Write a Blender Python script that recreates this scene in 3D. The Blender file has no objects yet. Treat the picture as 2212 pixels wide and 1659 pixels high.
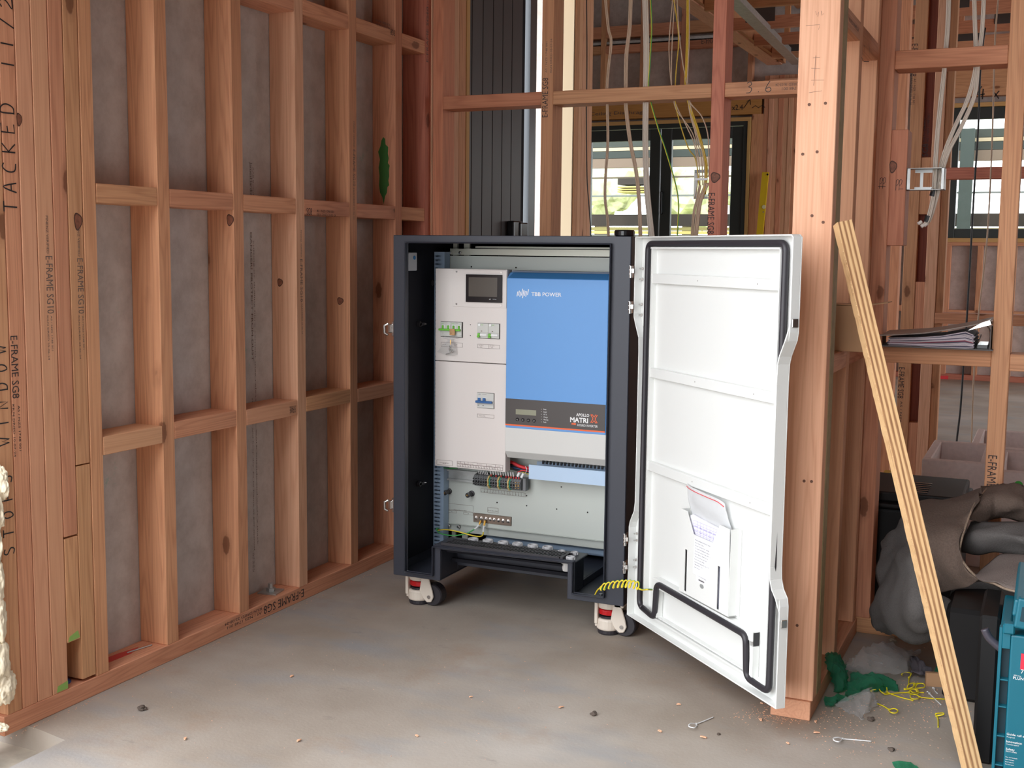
import bpy, bmesh, math, random
from mathutils import Vector, Matrix, noise
random.seed(7)
scene = bpy.context.scene
COL = scene.collection
# ---------------------------------------------------------------- camera
CAMH = 1.08
F_PX, YAW, PIT, ROL = 2557.43, 0.425632, 0.111729, 0.010935
fw = Vector((-math.sin(YAW)*math.cos(PIT), math.cos(YAW)*math.cos(PIT), -math.sin(PIT)))
rt0 = Vector((math.cos(YAW), math.sin(YAW), 0)); up0 = rt0.cross(fw)
rt = rt0*math.cos(ROL)+up0*math.sin(ROL); up = -rt0*math.sin(ROL)+up0*math.cos(ROL)
cam_d = bpy.data.cameras.new('camera'); cam = bpy.data.objects.new('camera', cam_d); COL.objects.link(cam)
cam_d.sensor_width = 36; cam_d.lens = F_PX*36/2212; cam_d.clip_start = .05; cam_d.clip_end = 200
cam.matrix_world = Matrix.Translation((0, 0, CAMH)) @ Matrix((rt, up, -fw)).transposed().to_4x4()
scene.camera = cam
# ---------------------------------------------------------------- light: overcast sky coming in through the wide front opening
w = bpy.data.worlds.new('sky'); scene.world = w; w.use_nodes = True
bg = w.node_tree.nodes['Background']; bg.inputs[0].default_value = (.94, .965, 1.0, 1); bg.inputs[1].default_value = 5.5
def portal(name, loc, size, rot):
    l = bpy.data.lights.new(name, 'AREA'); l.shape = 'RECTANGLE'; l.size, l.size_y = size
    l.cycles.is_portal = True
    o = bpy.data.objects.new(name, l); COL.objects.link(o); o.location = loc; o.rotation_euler = rot
portal('garage_opening_daylight', (-.72, 1.58, 1.0), (2.75, 2.3), (math.pi/2, 0, 0))
portal('side_opening_daylight', (-2.2, 4.75, 1.2), (1.2, 2.4), (math.pi/2, 0, -math.pi/2))
portal('far_door_daylight', (-3.45, 11.3, 1.2), (1.7, 2.3), (-math.pi/2, 0, 0))
portal('far_window_daylight', (.1, 11.3, 1.8), (1.9, 1.2), (-math.pi/2, 0, 0))
portal('added_gap_daylight', (3.75, 8.9, 1.9), (4.9, 4.0), (math.pi/2, 0, math.pi/2))  # open gap added in the unseen outer wall to brighten the far room
vs = scene.view_settings
vs.view_transform = 'Standard'; vs.look = 'None'; vs.gamma = 1; vs.use_curve_mapping = False; vs.exposure = 0.0
scene.cycles.max_bounces = 7; scene.cycles.diffuse_bounces = 5; scene.cycles.glossy_bounces = 3
scene.cycles.transmission_bounces = 6; scene.cycles.transparent_max_bounces = 12
scene.cycles.caustics_reflective = False; scene.cycles.caustics_refractive = False
scene.cycles.use_denoising = True
# ---------------------------------------------------------------- measuring helpers: a pixel of the 2212x1659 photo meets a real plane of the place
def ray(x, y): return rt*(x-1106) - up*(y-829.5) + fw*F_PX
def at(x, y, ax, v):
    d = ray(x, y); o = Vector((0, 0, CAMH)); return o + d*((v-o[ax])/d[ax])
def atY(x, y, Y): return at(x, y, 1, Y)
# ---------------------------------------------------------------- materials
MATS = {}
def mat(name, col, rough=.6, metal=0., spec=.5, bump=None, noise_amt=0., noise_scale=8., alpha=1., trans=0., emis=None, coat=0.):
    if name in MATS: return MATS[name]
    m = bpy.data.materials.new(name); m.use_nodes = True; MATS[name] = m
    nt = m.node_tree; b = nt.nodes['Principled BSDF']
    b.inputs['Base Color'].default_value = (*col, 1); b.inputs['Roughness'].default_value = rough
    b.inputs['Metallic'].default_value = metal; b.inputs['Specular IOR Level'].default_value = spec
    b.inputs['Transmission Weight'].default_value = trans; b.inputs['Coat Weight'].default_value = coat
    if noise_amt or bump:
        tc = nt.nodes.new('ShaderNodeTexCoord'); n = nt.nodes.new('ShaderNodeTexNoise')
        n.inputs['Scale'].default_value = noise_scale; n.inputs['Detail'].default_value = 6
        nt.links.new(tc.outputs['Object'], n.inputs['Vector'])
        if noise_amt:
            r = nt.nodes.new('ShaderNodeValToRGB'); r.color_ramp.elements[0].position = .3; r.color_ramp.elements[1].position = .7
            r.color_ramp.elements[0].color = (*[c*(1-noise_amt) for c in col], 1)
            r.color_ramp.elements[1].color = (*[min(1, c*(1+noise_amt)) for c in col], 1)
            nt.links.new(n.outputs['Fac'], r.inputs['Fac']); nt.links.new(r.outputs['Color'], b.inputs['Base Color'])
        if bump:
            bp = nt.nodes.new('ShaderNodeBump'); bp.inputs['Strength'].default_value = bump; bp.inputs['Distance'].default_value = .004
            nt.links.new(n.outputs['Fac'], bp.inputs['Height']); nt.links.new(bp.outputs['Normal'], b.inputs['Normal'])
    return m
def clear(name, col, fac, rough=.08, bump=0):
    """thin clear sheet: transparent mixed with gloss by Fresnel-like weight, tinted"""
    if name in MATS: return MATS[name]
    m = bpy.data.materials.new(name); m.use_nodes = True; MATS[name] = m; nt = m.node_tree; nt.nodes.clear()
    o = nt.nodes.new('ShaderNodeOutputMaterial'); mx = nt.nodes.new('ShaderNodeMixShader')
    t = nt.nodes.new('ShaderNodeBsdfTransparent'); t.inputs[0].default_value = (*col, 1)
    p = nt.nodes.new('ShaderNodeBsdfPrincipled'); p.inputs['Base Color'].default_value = (*col, 1); p.inputs['Roughness'].default_value = rough
    lw = nt.nodes.new('ShaderNodeLayerWeight'); lw.inputs[0].default_value = .25
    ma = nt.nodes.new('ShaderNodeMath'); ma.operation = 'MULTIPLY_ADD'; ma.inputs[1].default_value = .26; ma.inputs[2].default_value = fac
    nt.links.new(lw.outputs['Facing'], ma.inputs[0]); nt.links.new(ma.outputs[0], mx.inputs[0])
    nt.links.new(t.outputs[0], mx.inputs[1]); nt.links.new(p.outputs[0], mx.inputs[2]); nt.links.new(mx.outputs[0], o.inputs[0])
    return m
def ramp(nt, stops):
    r = nt.nodes.new('ShaderNodeValToRGB'); e = r.color_ramp.elements
    while len(e) < len(stops): e.new(.5)
    for k, (p_, c_) in enumerate(stops): e[k].position = p_; e[k].color = (*c_, 1)
    return r
def pine(name, light, dark, knots=True, rand=.5, streak=1.):
    """sawn pine: grain runs along the board's own Z axis, every board differs"""
    if name in MATS: return MATS[name]
    m = bpy.data.materials.new(name); m.use_nodes = True; MATS[name] = m; nt = m.node_tree; L = nt.links.new
    b = nt.nodes['Principled BSDF']; b.inputs['Roughness'].default_value = .62; b.inputs['Specular IOR Level'].default_value = .3
    tc = nt.nodes.new('ShaderNodeTexCoord'); oi = nt.nodes.new('ShaderNodeObjectInfo')
    off = nt.nodes.new('ShaderNodeVectorMath'); off.operation = 'SCALE'; off.inputs[0].default_value = (37.1, 19.7, 53.3)
    L(oi.outputs['Random'], off.inputs['Scale'])
    ad = nt.nodes.new('ShaderNodeVectorMath'); ad.operation = 'ADD'; L(tc.outputs['Object'], ad.inputs[0]); L(off.outputs[0], ad.inputs[1])
    def mp(s):
        q = nt.nodes.new('ShaderNodeMapping'); q.inputs['Scale'].default_value = s; L(ad.outputs[0], q.inputs[0]); return q
    n1 = nt.nodes.new('ShaderNodeTexNoise'); n1.inputs['Scale'].default_value = 1; n1.inputs['Detail'].default_value = 2; L(mp((15, 15, .8)).outputs[0], n1.inputs['Vector'])
    wv = nt.nodes.new('ShaderNodeMath'); wv.operation = 'MULTIPLY'; wv.inputs[1].default_value = 95; L(n1.outputs['Fac'], wv.inputs[0])
    sn = nt.nodes.new('ShaderNodeMath'); sn.operation = 'SINE'; L(wv.outputs[0], sn.inputs[0])
    mr = nt.nodes.new('ShaderNodeMapRange'); mr.inputs[1].default_value = -1; mr.inputs[2].default_value = 1; L(sn.outputs[0], mr.inputs[0])
    pw = nt.nodes.new('ShaderNodeMath'); pw.operation = 'POWER'; pw.inputs[1].default_value = 2.4; L(mr.outputs[0], pw.inputs[0])
    n2 = nt.nodes.new('ShaderNodeTexNoise'); n2.inputs['Scale'].default_value = 1; n2.inputs['Detail'].default_value = 4; L(mp((260, 260, 5)).outputs[0], n2.inputs['Vector'])
    mxf = nt.nodes.new('ShaderNodeMath'); mxf.operation = 'MULTIPLY_ADD'; mxf.inputs[1].default_value = .30*streak; L(pw.outputs[0], mxf.inputs[0])
    m2 = nt.nodes.new('ShaderNodeMath'); m2.operation = 'MULTIPLY_ADD'; m2.inputs[1].default_value = .9*streak; m2.inputs[2].default_value = -.3*streak; L(n2.outputs['Fac'], m2.inputs[0])
    L(m2.outputs[0], mxf.inputs[2])
    r = ramp(nt, [(0, light), (1, dark)]); L(mxf.outputs[0], r.inputs['Fac'])
    # board to board hue and value
    hs = nt.nodes.new('ShaderNodeHueSaturation'); L(r.outputs['Color'], hs.inputs['Color'])
    h1 = nt.nodes.new('ShaderNodeMapRange'); h1.inputs[3].default_value = .5-.018*rand*2; h1.inputs[4].default_value = .5+.012*rand*2; L(oi.outputs['Random'], h1.inputs[0])
    fr = nt.nodes.new('ShaderNodeMath'); fr.operation = 'MULTIPLY'; fr.inputs[1].default_value = 7.31; L(oi.outputs['Random'], fr.inputs[0])
    f2 = nt.nodes.new('ShaderNodeMath'); f2.operation = 'FRACT'; L(fr.outputs[0], f2.inputs[0])
    v1 = nt.nodes.new('ShaderNodeMapRange'); v1.inputs[3].default_value = 1-.25*rand; v1.inputs[4].default_value = 1+.2*rand; L(f2.outputs[0], v1.inputs[0])
    L(h1.outputs[0], hs.inputs['Hue']); L(v1.outputs[0], hs.inputs['Value'])
    out = hs.outputs['Color']
    if knots:
        vo = nt.nodes.new('ShaderNodeTexVoronoi'); vo.inputs['Scale'].default_value = 1; L(mp((7, 7, 3.2)).outputs[0], vo.inputs['Vector'])
        nk = nt.nodes.new('ShaderNodeTexNoise'); nk.inputs['Scale'].default_value = 60; L(ad.outputs[0], nk.inputs['Vector'])
        sb = nt.nodes.new('ShaderNodeMath'); sb.operation = 'MULTIPLY_ADD'; sb.inputs[1].default_value = .06; L(nk.outputs['Fac'], sb.inputs[0]); L(vo.outputs['Distance'], sb.inputs[2])
        kr = ramp(nt, [(0, (1, 1, 1)), (.105, (.9, .9, .9)), (.125, (.25, .25, .25)), (.2, (0, 0, 0))]); L(sb.outputs[0], kr.inputs['Fac'])
        mk = nt.nodes.new('ShaderNodeMix'); mk.data_type = 'RGBA'; mk.inputs[7].default_value = (dark[0]*.35, dark[1]*.28, dark[2]*.25, 1)
        km = nt.nodes.new('ShaderNodeMath'); km.operation = 'MULTIPLY'; km.inputs[1].default_value = .85; L(kr.outputs['Color'], km.inputs[0])
        L(km.outputs[0], mk.inputs[0]); L(out, mk.inputs[6]); out = mk.outputs[2]
    L(out, b.inputs['Base Color'])
    return m
PINE = pine('sawn_pine', (.73, .375, .205), (.43, .17, .08), rand=.32)
PINE_PALE = pine('pale_pine', (.80, .47, .29), (.56, .27, .145), rand=.25)
PINE_RED = pine('red_pine', (.66, .29, .165), (.38, .125, .065))
PINE_SMOOTH = pine('smooth_pine', (.74, .40, .23), (.52, .24, .125), knots=False, rand=.2, streak=.8)
PINE_DARK = pine('shaded_red_pine', (.30, .08, .05), (.16, .04, .03), knots=False)  # red pine with the recess shade put into its colour
LINTEL = pine('treated_yellow_lintel', (.62, .33, .10), (.42, .19, .05), knots=False, rand=.2)
JAMB = pine('yellow_jamb_timber', (.66, .42, .16), (.50, .29, .10), knots=False, rand=.2)
ROOFW = pine('roof_pine', (.70, .33, .17), (.38, .15, .07), rand=.4)
INK = mat('stamp_ink', (.045, .03, .03), .7)
INKG = mat('grey_stamp_ink', (.16, .11, .09), .7)
MARK = mat('black_marker', (.012, .01, .012), .5)
PENCIL = mat('pencil', (.22, .13, .10), .7)
BLACKP = mat('charcoal_powder_coat', (.026, .029, .042), .45, bump=.06, noise_scale=900)
INBLACK = mat('inner_black', (.006, .006, .010), .7, spec=.2)
WHITEP = mat('white_powder_coat', (.73, .74, .72), .38, bump=.03, noise_scale=700)
BOXW = mat('warm_white_sheet_metal', (.74, .685, .655), .5)
PLATE = mat('galvanised_backplate', (.54, .57, .53), .45, metal=.15)
RAIL = mat('galvanised_rail_blue', (.36, .48, .64), .45, metal=.2)
TRUNK = mat('pale_blue_trunking', (.50, .65, .84), .5)
BLUE = mat('blue_enamel', (.125, .33, .70), .45)
BLUED = mat('blue_enamel_edge', (.05, .19, .43), .45)
GREYW = mat('light_grey_plastic', (.66, .655, .63), .5)
DARKG = mat('dark_brown_grey_panel', (.065, .055, .052), .45)
ORANGE = mat('orange_print', (.85, .14, .04), .5)
WHITEI = mat('white_print', (.85, .85, .85), .5)
LCD = mat('lcd_glass', (.27, .27, .19), .25)
SCREEN = mat('touch_screen', (.09, .078, .066), .22)
GLOSSB = mat('gloss_black', (.012, .011, .013), .18)
RUBBER = mat('black_rubber', (.026, .023, .028), .45)
STEEL = mat('bright_steel', (.62, .60, .58), .25, metal=1)
GALV = mat('galvanised_steel', (.50, .51, .50), .42, metal=.7, noise_amt=.15, noise_scale=30)
BRASS = mat('brass', (.75, .48, .18), .3, metal=1)
MCBW = mat('breaker_grey', (.60, .60, .57), .5)
GREEN = mat('breaker_green', (.16, .52, .05), .4)
BLUEL = mat('breaker_blue', (.03, .12, .33), .4)
YELLOW = mat('wire_yellow', (.80, .62, .04), .45)
WGREEN = mat('wire_green', (.05, .36, .08), .45)
RED = mat('cable_red', (.72, .03, .04), .45)
REDK = mat('knob_red', (.55, .01, .015), .3)
CREAM = mat('cream_cast', (.72, .64, .55), .5)
GREYG = mat('gland_grey', (.50, .50, .51), .45)
TERM = mat('terminal_grey', (.19, .195, .20), .55)
TERMY = mat('terminal_yellow', (.75, .58, .24), .5)
TERMG = mat('terminal_green', (.05, .33, .25), .5)
CABLEW = mat('white_cable', (.66, .58, .49), .45)
CABLEB = mat('beige_cable', (.55, .40, .28), .45)
CABLEK = mat('black_cable', (.012, .012, .014), .4)
CABLEY = mat('yellow_cable', (.60, .40, .03), .45)
PAPER = mat('paper', (.80, .79, .86), .7)
LABELW = mat('white_label', (.90, .91, .95), .5)
CARD = mat('cardboard', (.44, .25, .13), .8, noise_amt=.08)
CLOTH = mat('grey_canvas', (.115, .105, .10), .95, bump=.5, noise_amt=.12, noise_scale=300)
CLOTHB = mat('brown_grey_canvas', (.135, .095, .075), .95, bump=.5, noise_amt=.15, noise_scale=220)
EPS = mat('white_polystyrene', (.80, .69, .66), .85, bump=.3, noise_amt=.06, noise_scale=60)
TEAL = mat('teal_plastic', (.0, .115, .165), .42, bump=.05, noise_scale=600)
TEALD = mat('dark_teal_recess', (.0, .03, .045), .5)
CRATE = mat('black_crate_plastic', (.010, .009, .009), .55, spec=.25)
FOAM = mat('expanding_foam', (.84, .74, .56), .8, bump=.8, noise_amt=.12, noise_scale=45)
TIEY = mat('yellow_zip_tie', (.80, .66, .02), .35)
TIEW = mat('white_zip_tie', (.72, .72, .72), .35)
BAGG = clear('green_plastic_film', (.20, .66, .46), .08, .12)
BAGC = clear('clear_plastic_film', (.93, .93, .93), .05, .15)
GLASS = clear('window_glass', (.93, .95, .94), .02, .02)
ALU = mat('dark_aluminium', (.028, .036, .034), .4)
CHIP = mat('fresh_wood_chip', (.80, .45, .28), .8)
DIRT = mat('dirt_clod', (.10, .075, .06), .9, bump=.6, noise_scale=120)
GREENP = mat('green_paint', (.04, .16, .03), .6)
GREENL = mat('light_green_spray', (.30, .50, .12), .6)
REDP = mat('red_spray', (.62, .05, .035), .6)
LEVELY = mat('spirit_level_yellow', (.75, .52, .01), .4)
def floor_mat():
    m = bpy.data.materials.new('concrete_slab'); m.use_nodes = True; nt = m.node_tree; L = nt.links.new; b = nt.nodes['Principled BSDF']
    tc = nt.nodes.new('ShaderNodeTexCoord')
    def N(sc, det, rgh=.55, mpv=None):
        n = nt.nodes.new('ShaderNodeTexNoise'); n.inputs['Scale'].default_value = sc; n.inputs['Detail'].default_value = det; n.inputs['Roughness'].default_value = rgh
        if mpv:
            q = nt.nodes.new('ShaderNodeMapping'); q.inputs['Scale'].default_value = mpv; q.inputs['Rotation'].default_value = (0, 0, .5); L(tc.outputs['Object'], q.inputs[0]); L(q.outputs[0], n.inputs[0])
        else: L(tc.outputs['Object'], n.inputs[0])
        return n
    a = N(1.6, 5); r = ramp(nt, [(.3, (.28, .228, .180)), (.5, (.375, .322, .272)), (.7, (.46, .418, .375))]); L(a.outputs[0], r.inputs[0])
    bl = N(2.3, 3, mpv=(1, 2.4, 1)); br = ramp(nt, [(.52, (0, 0, 0)), (.70, (.55, .55, .55))]); L(bl.outputs[0], br.inputs[0])
    m1 = nt.nodes.new('ShaderNodeMix'); m1.data_type = 'RGBA'; m1.inputs[7].default_value = (.27, .29, .315, 1); L(br.outputs[0], m1.inputs[0]); L(r.outputs[0], m1.inputs[6])
    ru = N(3.1, 6, .7); rr = ramp(nt, [(.56, (0, 0, 0)), (.74, (.5, .5, .5))]); L(ru.outputs[0], rr.inputs[0])
    m2 = nt.nodes.new('ShaderNodeMix'); m2.data_type = 'RGBA'; m2.inputs[7].default_value = (.33, .215, .14, 1); L(rr.outputs[0], m2.inputs[0]); L(m1.outputs[2], m2.inputs[6])
    sc = N(6, 9, .8, (1, 2.2, 1)); sr = ramp(nt, [(.60, (0, 0, 0)), (.72, (.42, .42, .42))]); L(sc.outputs[0], sr.inputs[0])
    m3 = nt.nodes.new('ShaderNodeMix'); m3.data_type = 'RGBA'; m3.inputs[7].default_value = (.13, .12, .115, 1); L(sr.outputs[0], m3.inputs[0]); L(m2.outputs[2], m3.inputs[6])
    L(m3.outputs[2], b.inputs['Base Color']); b.inputs['Roughness'].default_value = .62; b.inputs['Specular IOR Level'].default_value = .3
    f = N(120, 4); bp = nt.nodes.new('ShaderNodeBump'); bp.inputs['Strength'].default_value = .15; bp.inputs['Distance'].default_value = .003; L(f.outputs[0], bp.inputs['Height']); L(bp.outputs[0], b.inputs['Normal'])
    return m
CONC = floor_mat()
def sheet_mat():
    m = bpy.data.materials.new('fibre_cement_sheet'); m.use_nodes = True; nt = m.node_tree; L = nt.links.new; b = nt.nodes['Principled BSDF']
    tc = nt.nodes.new('ShaderNodeTexCoord')
    n = nt.nodes.new('ShaderNodeTexNoise'); n.inputs['Scale'].default_value = 14; n.inputs['Detail'].default_value = 8; n.inputs['Roughness'].default_value = .7; L(tc.outputs['Object'], n.inputs[0])
    r = ramp(nt, [(.3, (.44, .385, .355)), (.55, (.56, .505, .475)), (.75, (.63, .58, .55))]); L(n.outputs[0], r.inputs[0])
    g = nt.nodes.new('ShaderNodeTexNoise'); g.inputs['Scale'].default_value = 3.2; g.inputs['Detail'].default_value = 9; g.inputs['Roughness'].default_value = .8; L(tc.outputs['Object'], g.inputs[0])
    gr = ramp(nt, [(.64, (0, 0, 0)), (.70, (.7, .7, .7))]); L(g.outputs[0], gr.inputs[0])
    mx = nt.nodes.new('ShaderNodeMix'); mx.data_type = 'RGBA'; mx.inputs[7].default_value = (.22, .44, .36, 1); L(gr.outputs[0], mx.inputs[0]); L(r.outputs[0], mx.inputs[6])
    L(mx.outputs[2], b.inputs['Base Color']); b.inputs['Roughness'].default_value = .85
    return m
SHEET = sheet_mat()
def ply_mat():
    m = bpy.data.materials.new('plywood_edge'); m.use_nodes = True; nt = m.node_tree; L = nt.links.new; b = nt.nodes['Principled BSDF']
    tc = nt.nodes.new('ShaderNodeTexCoord'); sp = nt.nodes.new('ShaderNodeSeparateXYZ'); L(tc.outputs['Object'], sp.inputs[0])
    mu = nt.nodes.new('ShaderNodeMath'); mu.operation = 'MULTIPLY'; mu.inputs[1].default_value = 2*math.pi/.0105; L(sp.outputs[0], mu.inputs[0])
    s = nt.nodes.new('ShaderNodeMath'); s.operation = 'SINE'; L(mu.outputs[0], s.inputs[0])
    q = nt.nodes.new('ShaderNodeMapping'); q.inputs['Scale'].default_value = (300, 300, 14); L(tc.outputs['Object'], q.inputs[0])
    n = nt.nodes.new('ShaderNodeTexNoise'); n.inputs['Scale'].default_value = 1; n.inputs['Detail'].default_value = 4; L(q.outputs[0], n.inputs[0])
    a = nt.nodes.new('ShaderNodeMath'); a.operation = 'MULTIPLY_ADD'; a.inputs[1].default_value = .33; L(s.outputs[0], a.inputs[0]); L(n.outputs[0], a.inputs[2])
    r = ramp(nt, [(.15, (.27, .13, .06)), (.42, (.50, .27, .12)), (.65, (.74, .48, .24))]); L(a.outputs[0], r.inputs[0]); L(r.outputs[0], b.inputs['Base Color']); b.inputs['Roughness'].default_value = .8
    return m
PLY = ply_mat()
# ---------------------------------------------------------------- building helpers
WM = {}
def wmat(o): return WM.get(o.name, Matrix.Identity(4))
def put(name, me, m=None, parent=None, M=None):
    o = bpy.data.objects.new(name, me); COL.objects.link(o); M = M or Matrix.Identity(4)
    o.matrix_basis = M; WM[o.name] = M.copy()
    if parent: o.parent = parent; o.matrix_parent_inverse = wmat(parent).inverted()
    if me is not None and m is not None and not me.materials: me.materials.append(m)
    return o
def tag(o, label, cat, group=None, kind=None):
    if label: o['label'] = label
    if cat: o['category'] = cat
    if group: o['group'] = group
    if kind: o['kind'] = kind
    return o
def thing(name, loc, label, cat, group=None, kind=None):
    o = put(name, None, None, None, Matrix.Translation(loc)); o.empty_display_size = .05
    return tag(o, label, cat, group, kind)
class MB:
    def __init__(s): s.v = []; s.f = []; s.mi = []; s.cm = 0
    def add(s, vs_, fs):
        n = len(s.v); s.v += [Vector(v) for v in vs_]; s.f += [[i+n for i in f] for f in fs]; s.mi += [s.cm]*len(fs); return s
    def box(s, x0, x1, y0, y1, z0, z1, M=None):
        P = [Vector((x, y, z)) for z in (z0, z1) for y in (y0, y1) for x in (x0, x1)]
        if M: P = [M @ p for p in P]
        return s.add(P, [(0, 2, 3, 1), (4, 5, 7, 6), (0, 1, 5, 4), (2, 6, 7, 3), (0, 4, 6, 2), (1, 3, 7, 5)])
    def tube(s, pts, r, n=8, cap=True):
        pts = [Vector(p) for p in pts]; rs = r if isinstance(r, (list, tuple)) else [r]*len(pts); V = []; Fc = []
        prev = None
        for i, p in enumerate(pts):
            t = (pts[min(i+1, len(pts)-1)]-pts[max(i-1, 0)]).normalized()
            if prev is None: a = t.orthogonal().normalized()
            else: a = (prev-t*prev.dot(t)).normalized()
            prev = a; b = t.cross(a)
            V += [p+(a*math.cos(2*math.pi*k/n)+b*math.sin(2*math.pi*k/n))*rs[i] for k in range(n)]
        for i in range(len(pts)-1):
            for k in range(n): Fc.append((i*n+k, i*n+(k+1) % n, (i+1)*n+(k+1) % n, (i+1)*n+k))
        if cap: Fc += [tuple(range(n))[::-1], tuple((len(pts)-1)*n+k for k in range(n))]
        return s.add(V, Fc)
    def cyl(s, p0, p1, r, n=20, r1=None): return s.tube([p0, p1], [r, r if r1 is None else r1], n)
    def lathe(s, c, axis, prof, n=24):
        """prof: (radius, height) pairs along axis from c"""
        axis = Vector(axis).normalized(); a = axis.orthogonal().normalized(); b = axis.cross(a); c = Vector(c); V = []; Fc = []
        for (r, h) in prof: V += [c+axis*h+(a*math.cos(2*math.pi*k/n)+b*math.sin(2*math.pi*k/n))*r for k in range(n)]
        for i in range(len(prof)-1):
            for k in range(n): Fc.append((i*n+k, i*n+(k+1) % n, (i+1)*n+(k+1) % n, (i+1)*n+k))
        Fc += [tuple(range(n))[::-1], tuple((len(prof)-1)*n+k for k in range(n))]
        return s.add(V, Fc)
    def prism(s, pts, fn, d0, d1):
        """pts 2D, fn(u,v,d)->3D"""
        n = len(pts); V = [fn(u, v, d0) for u, v in pts]+[fn(u, v, d1) for u, v in pts]
        return s.add(V, [tuple(range(n))[::-1], tuple(range(n, 2*n))]+[(i, (i+1) % n, n+(i+1) % n, n+i) for i in range(n)])
    def ring(s, pts, t, fn, d0, d1):
        """closed strip of width t inside polygon pts, extruded"""
        q = inset(pts, t); n = len(pts); V = [fn(u, v, d) for d in (d0, d1) for P_ in (pts, q) for u, v in P_]
        Fc = []
        for i in range(n):
            j = (i+1) % n
            Fc += [(i, j, n+j, n+i), (2*n+i, 3*n+i, 3*n+j, 2*n+j), (i, 2*n+i, 2*n+j, j), (n+i, n+j, 3*n+j, 3*n+i)]
        return s.add(V, Fc)
    def build(s, name, m, parent=None, bevel=0, smooth=False, M=None, seg=1):
        me = bpy.data.meshes.new(name); Mi = M.inverted() if M else None
        me.from_pydata([tuple(Mi @ v) if Mi else tuple(v) for v in s.v], [], s.f)
        ms = m if isinstance(m, (list, tuple)) else [m]
        for q in ms: me.materials.append(q)
        for p, i in zip(me.polygons, s.mi): p.material_index = i
        bm = bmesh.new(); bm.from_mesh(me); bmesh.ops.recalc_face_normals(bm, faces=bm.faces)
        if bevel:
            es = [e for e in bm.edges if len(e.link_faces) == 2 and e.calc_face_angle(0) > .5]
            bmesh.ops.bevel(bm, geom=es, offset=bevel, segments=seg, affect='EDGES', profile=.5)
        bm.to_mesh(me); bm.free()
        if smooth:
            for p in me.polygons: p.use_smooth = True
        return put(name, me, None, parent, M)
def inset(pts, t):
    n = len(pts); A = sum(pts[i][0]*pts[(i+1) % n][1]-pts[(i+1) % n][0]*pts[i][1] for i in range(n)); sg = 1 if A > 0 else -1; out = []
    for i in range(n):
        p0, p1, p2 = Vector(pts[i-1]), Vector(pts[i]), Vector(pts[(i+1) % n])
        a = (p1-p0).normalized(); b = (p2-p1).normalized(); na = Vector((-a.y, a.x))*sg; nb = Vector((-b.y, b.x))*sg
        k = na+nb; k = k/max(.2, k.dot(na)) if k.length > 1e-6 else na
        out.append(tuple(p1+k*t))
    return out
def spline(pts, k=6):
    pts = [Vector(p) for p in pts]; out = []
    for i in range(len(pts)-1):
        p0, p1, p2, p3 = pts[max(i-1, 0)], pts[i], pts[i+1], pts[min(i+2, len(pts)-1)]
        for j in range(k):
            t = j/k; out.append(.5*((2*p1)+(p2-p0)*t+(2*p0-5*p1+4*p2-p3)*t*t+(3*p1-p0-3*p2+p3)*t**3))
    return out+[pts[-1]]
AX = {'z': Matrix.Identity(3), 'x': Matrix(((0, 0, 1), (1, 0, 0), (0, 1, 0))), 'y': Matrix(((0, 1, 0), (0, 0, 1), (1, 0, 0)))}
def timber(parent, name, x0, x1, y0, y1, z0, z1, ax='z', m=None, bev=.0015):
    c = Vector(((x0+x1)/2, (y0+y1)/2, (z0+z1)/2)); M = Matrix.Translation(c) @ AX[ax].to_4x4()
    return MB().box(x0, x1, y0, y1, z0, z1).build(name, m or PINE, parent, bevel=bev, M=M)
def part(parent, name, m, x0, x1, y0, y1, z0, z1, bevel=0): return MB().box(x0, x1, y0, y1, z0, z1).build(name, m, parent, bevel=bevel)
def text(parent, s, o, xd, yd, h, m=None, width=None, name='printed_text', lift=.0006, align=0, bold=0):
    """flat lettering: o = lower left corner, xd/yd unit directions, h = capital height"""
    cu = bpy.data.curves.new('txt', 'FONT'); cu.body = s; cu.resolution_u = 2; cu.offset = bold; ob = bpy.data.objects.new('txt', cu)
    me = bpy.data.meshes.new_from_object(ob); bpy.data.objects.remove(ob); bpy.data.curves.remove(cu)
    xs = [v.co.x for v in me.vertices]
    if not xs: return
    x0, x1 = min(xs), max(xs); sy = h/.73; sx = (width/(x1-x0)) if width else sy
    xd, yd = Vector(xd).normalized(), Vector(yd).normalized(); nn = xd.cross(yd); o = Vector(o)+nn*lift
    for v in me.vertices: v.co = o+xd*((v.co.x-x0-(x1-x0)*align)*sx)+yd*(v.co.y*sy)
    me.name = name; return put(name, me, m or INK, parent)
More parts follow.
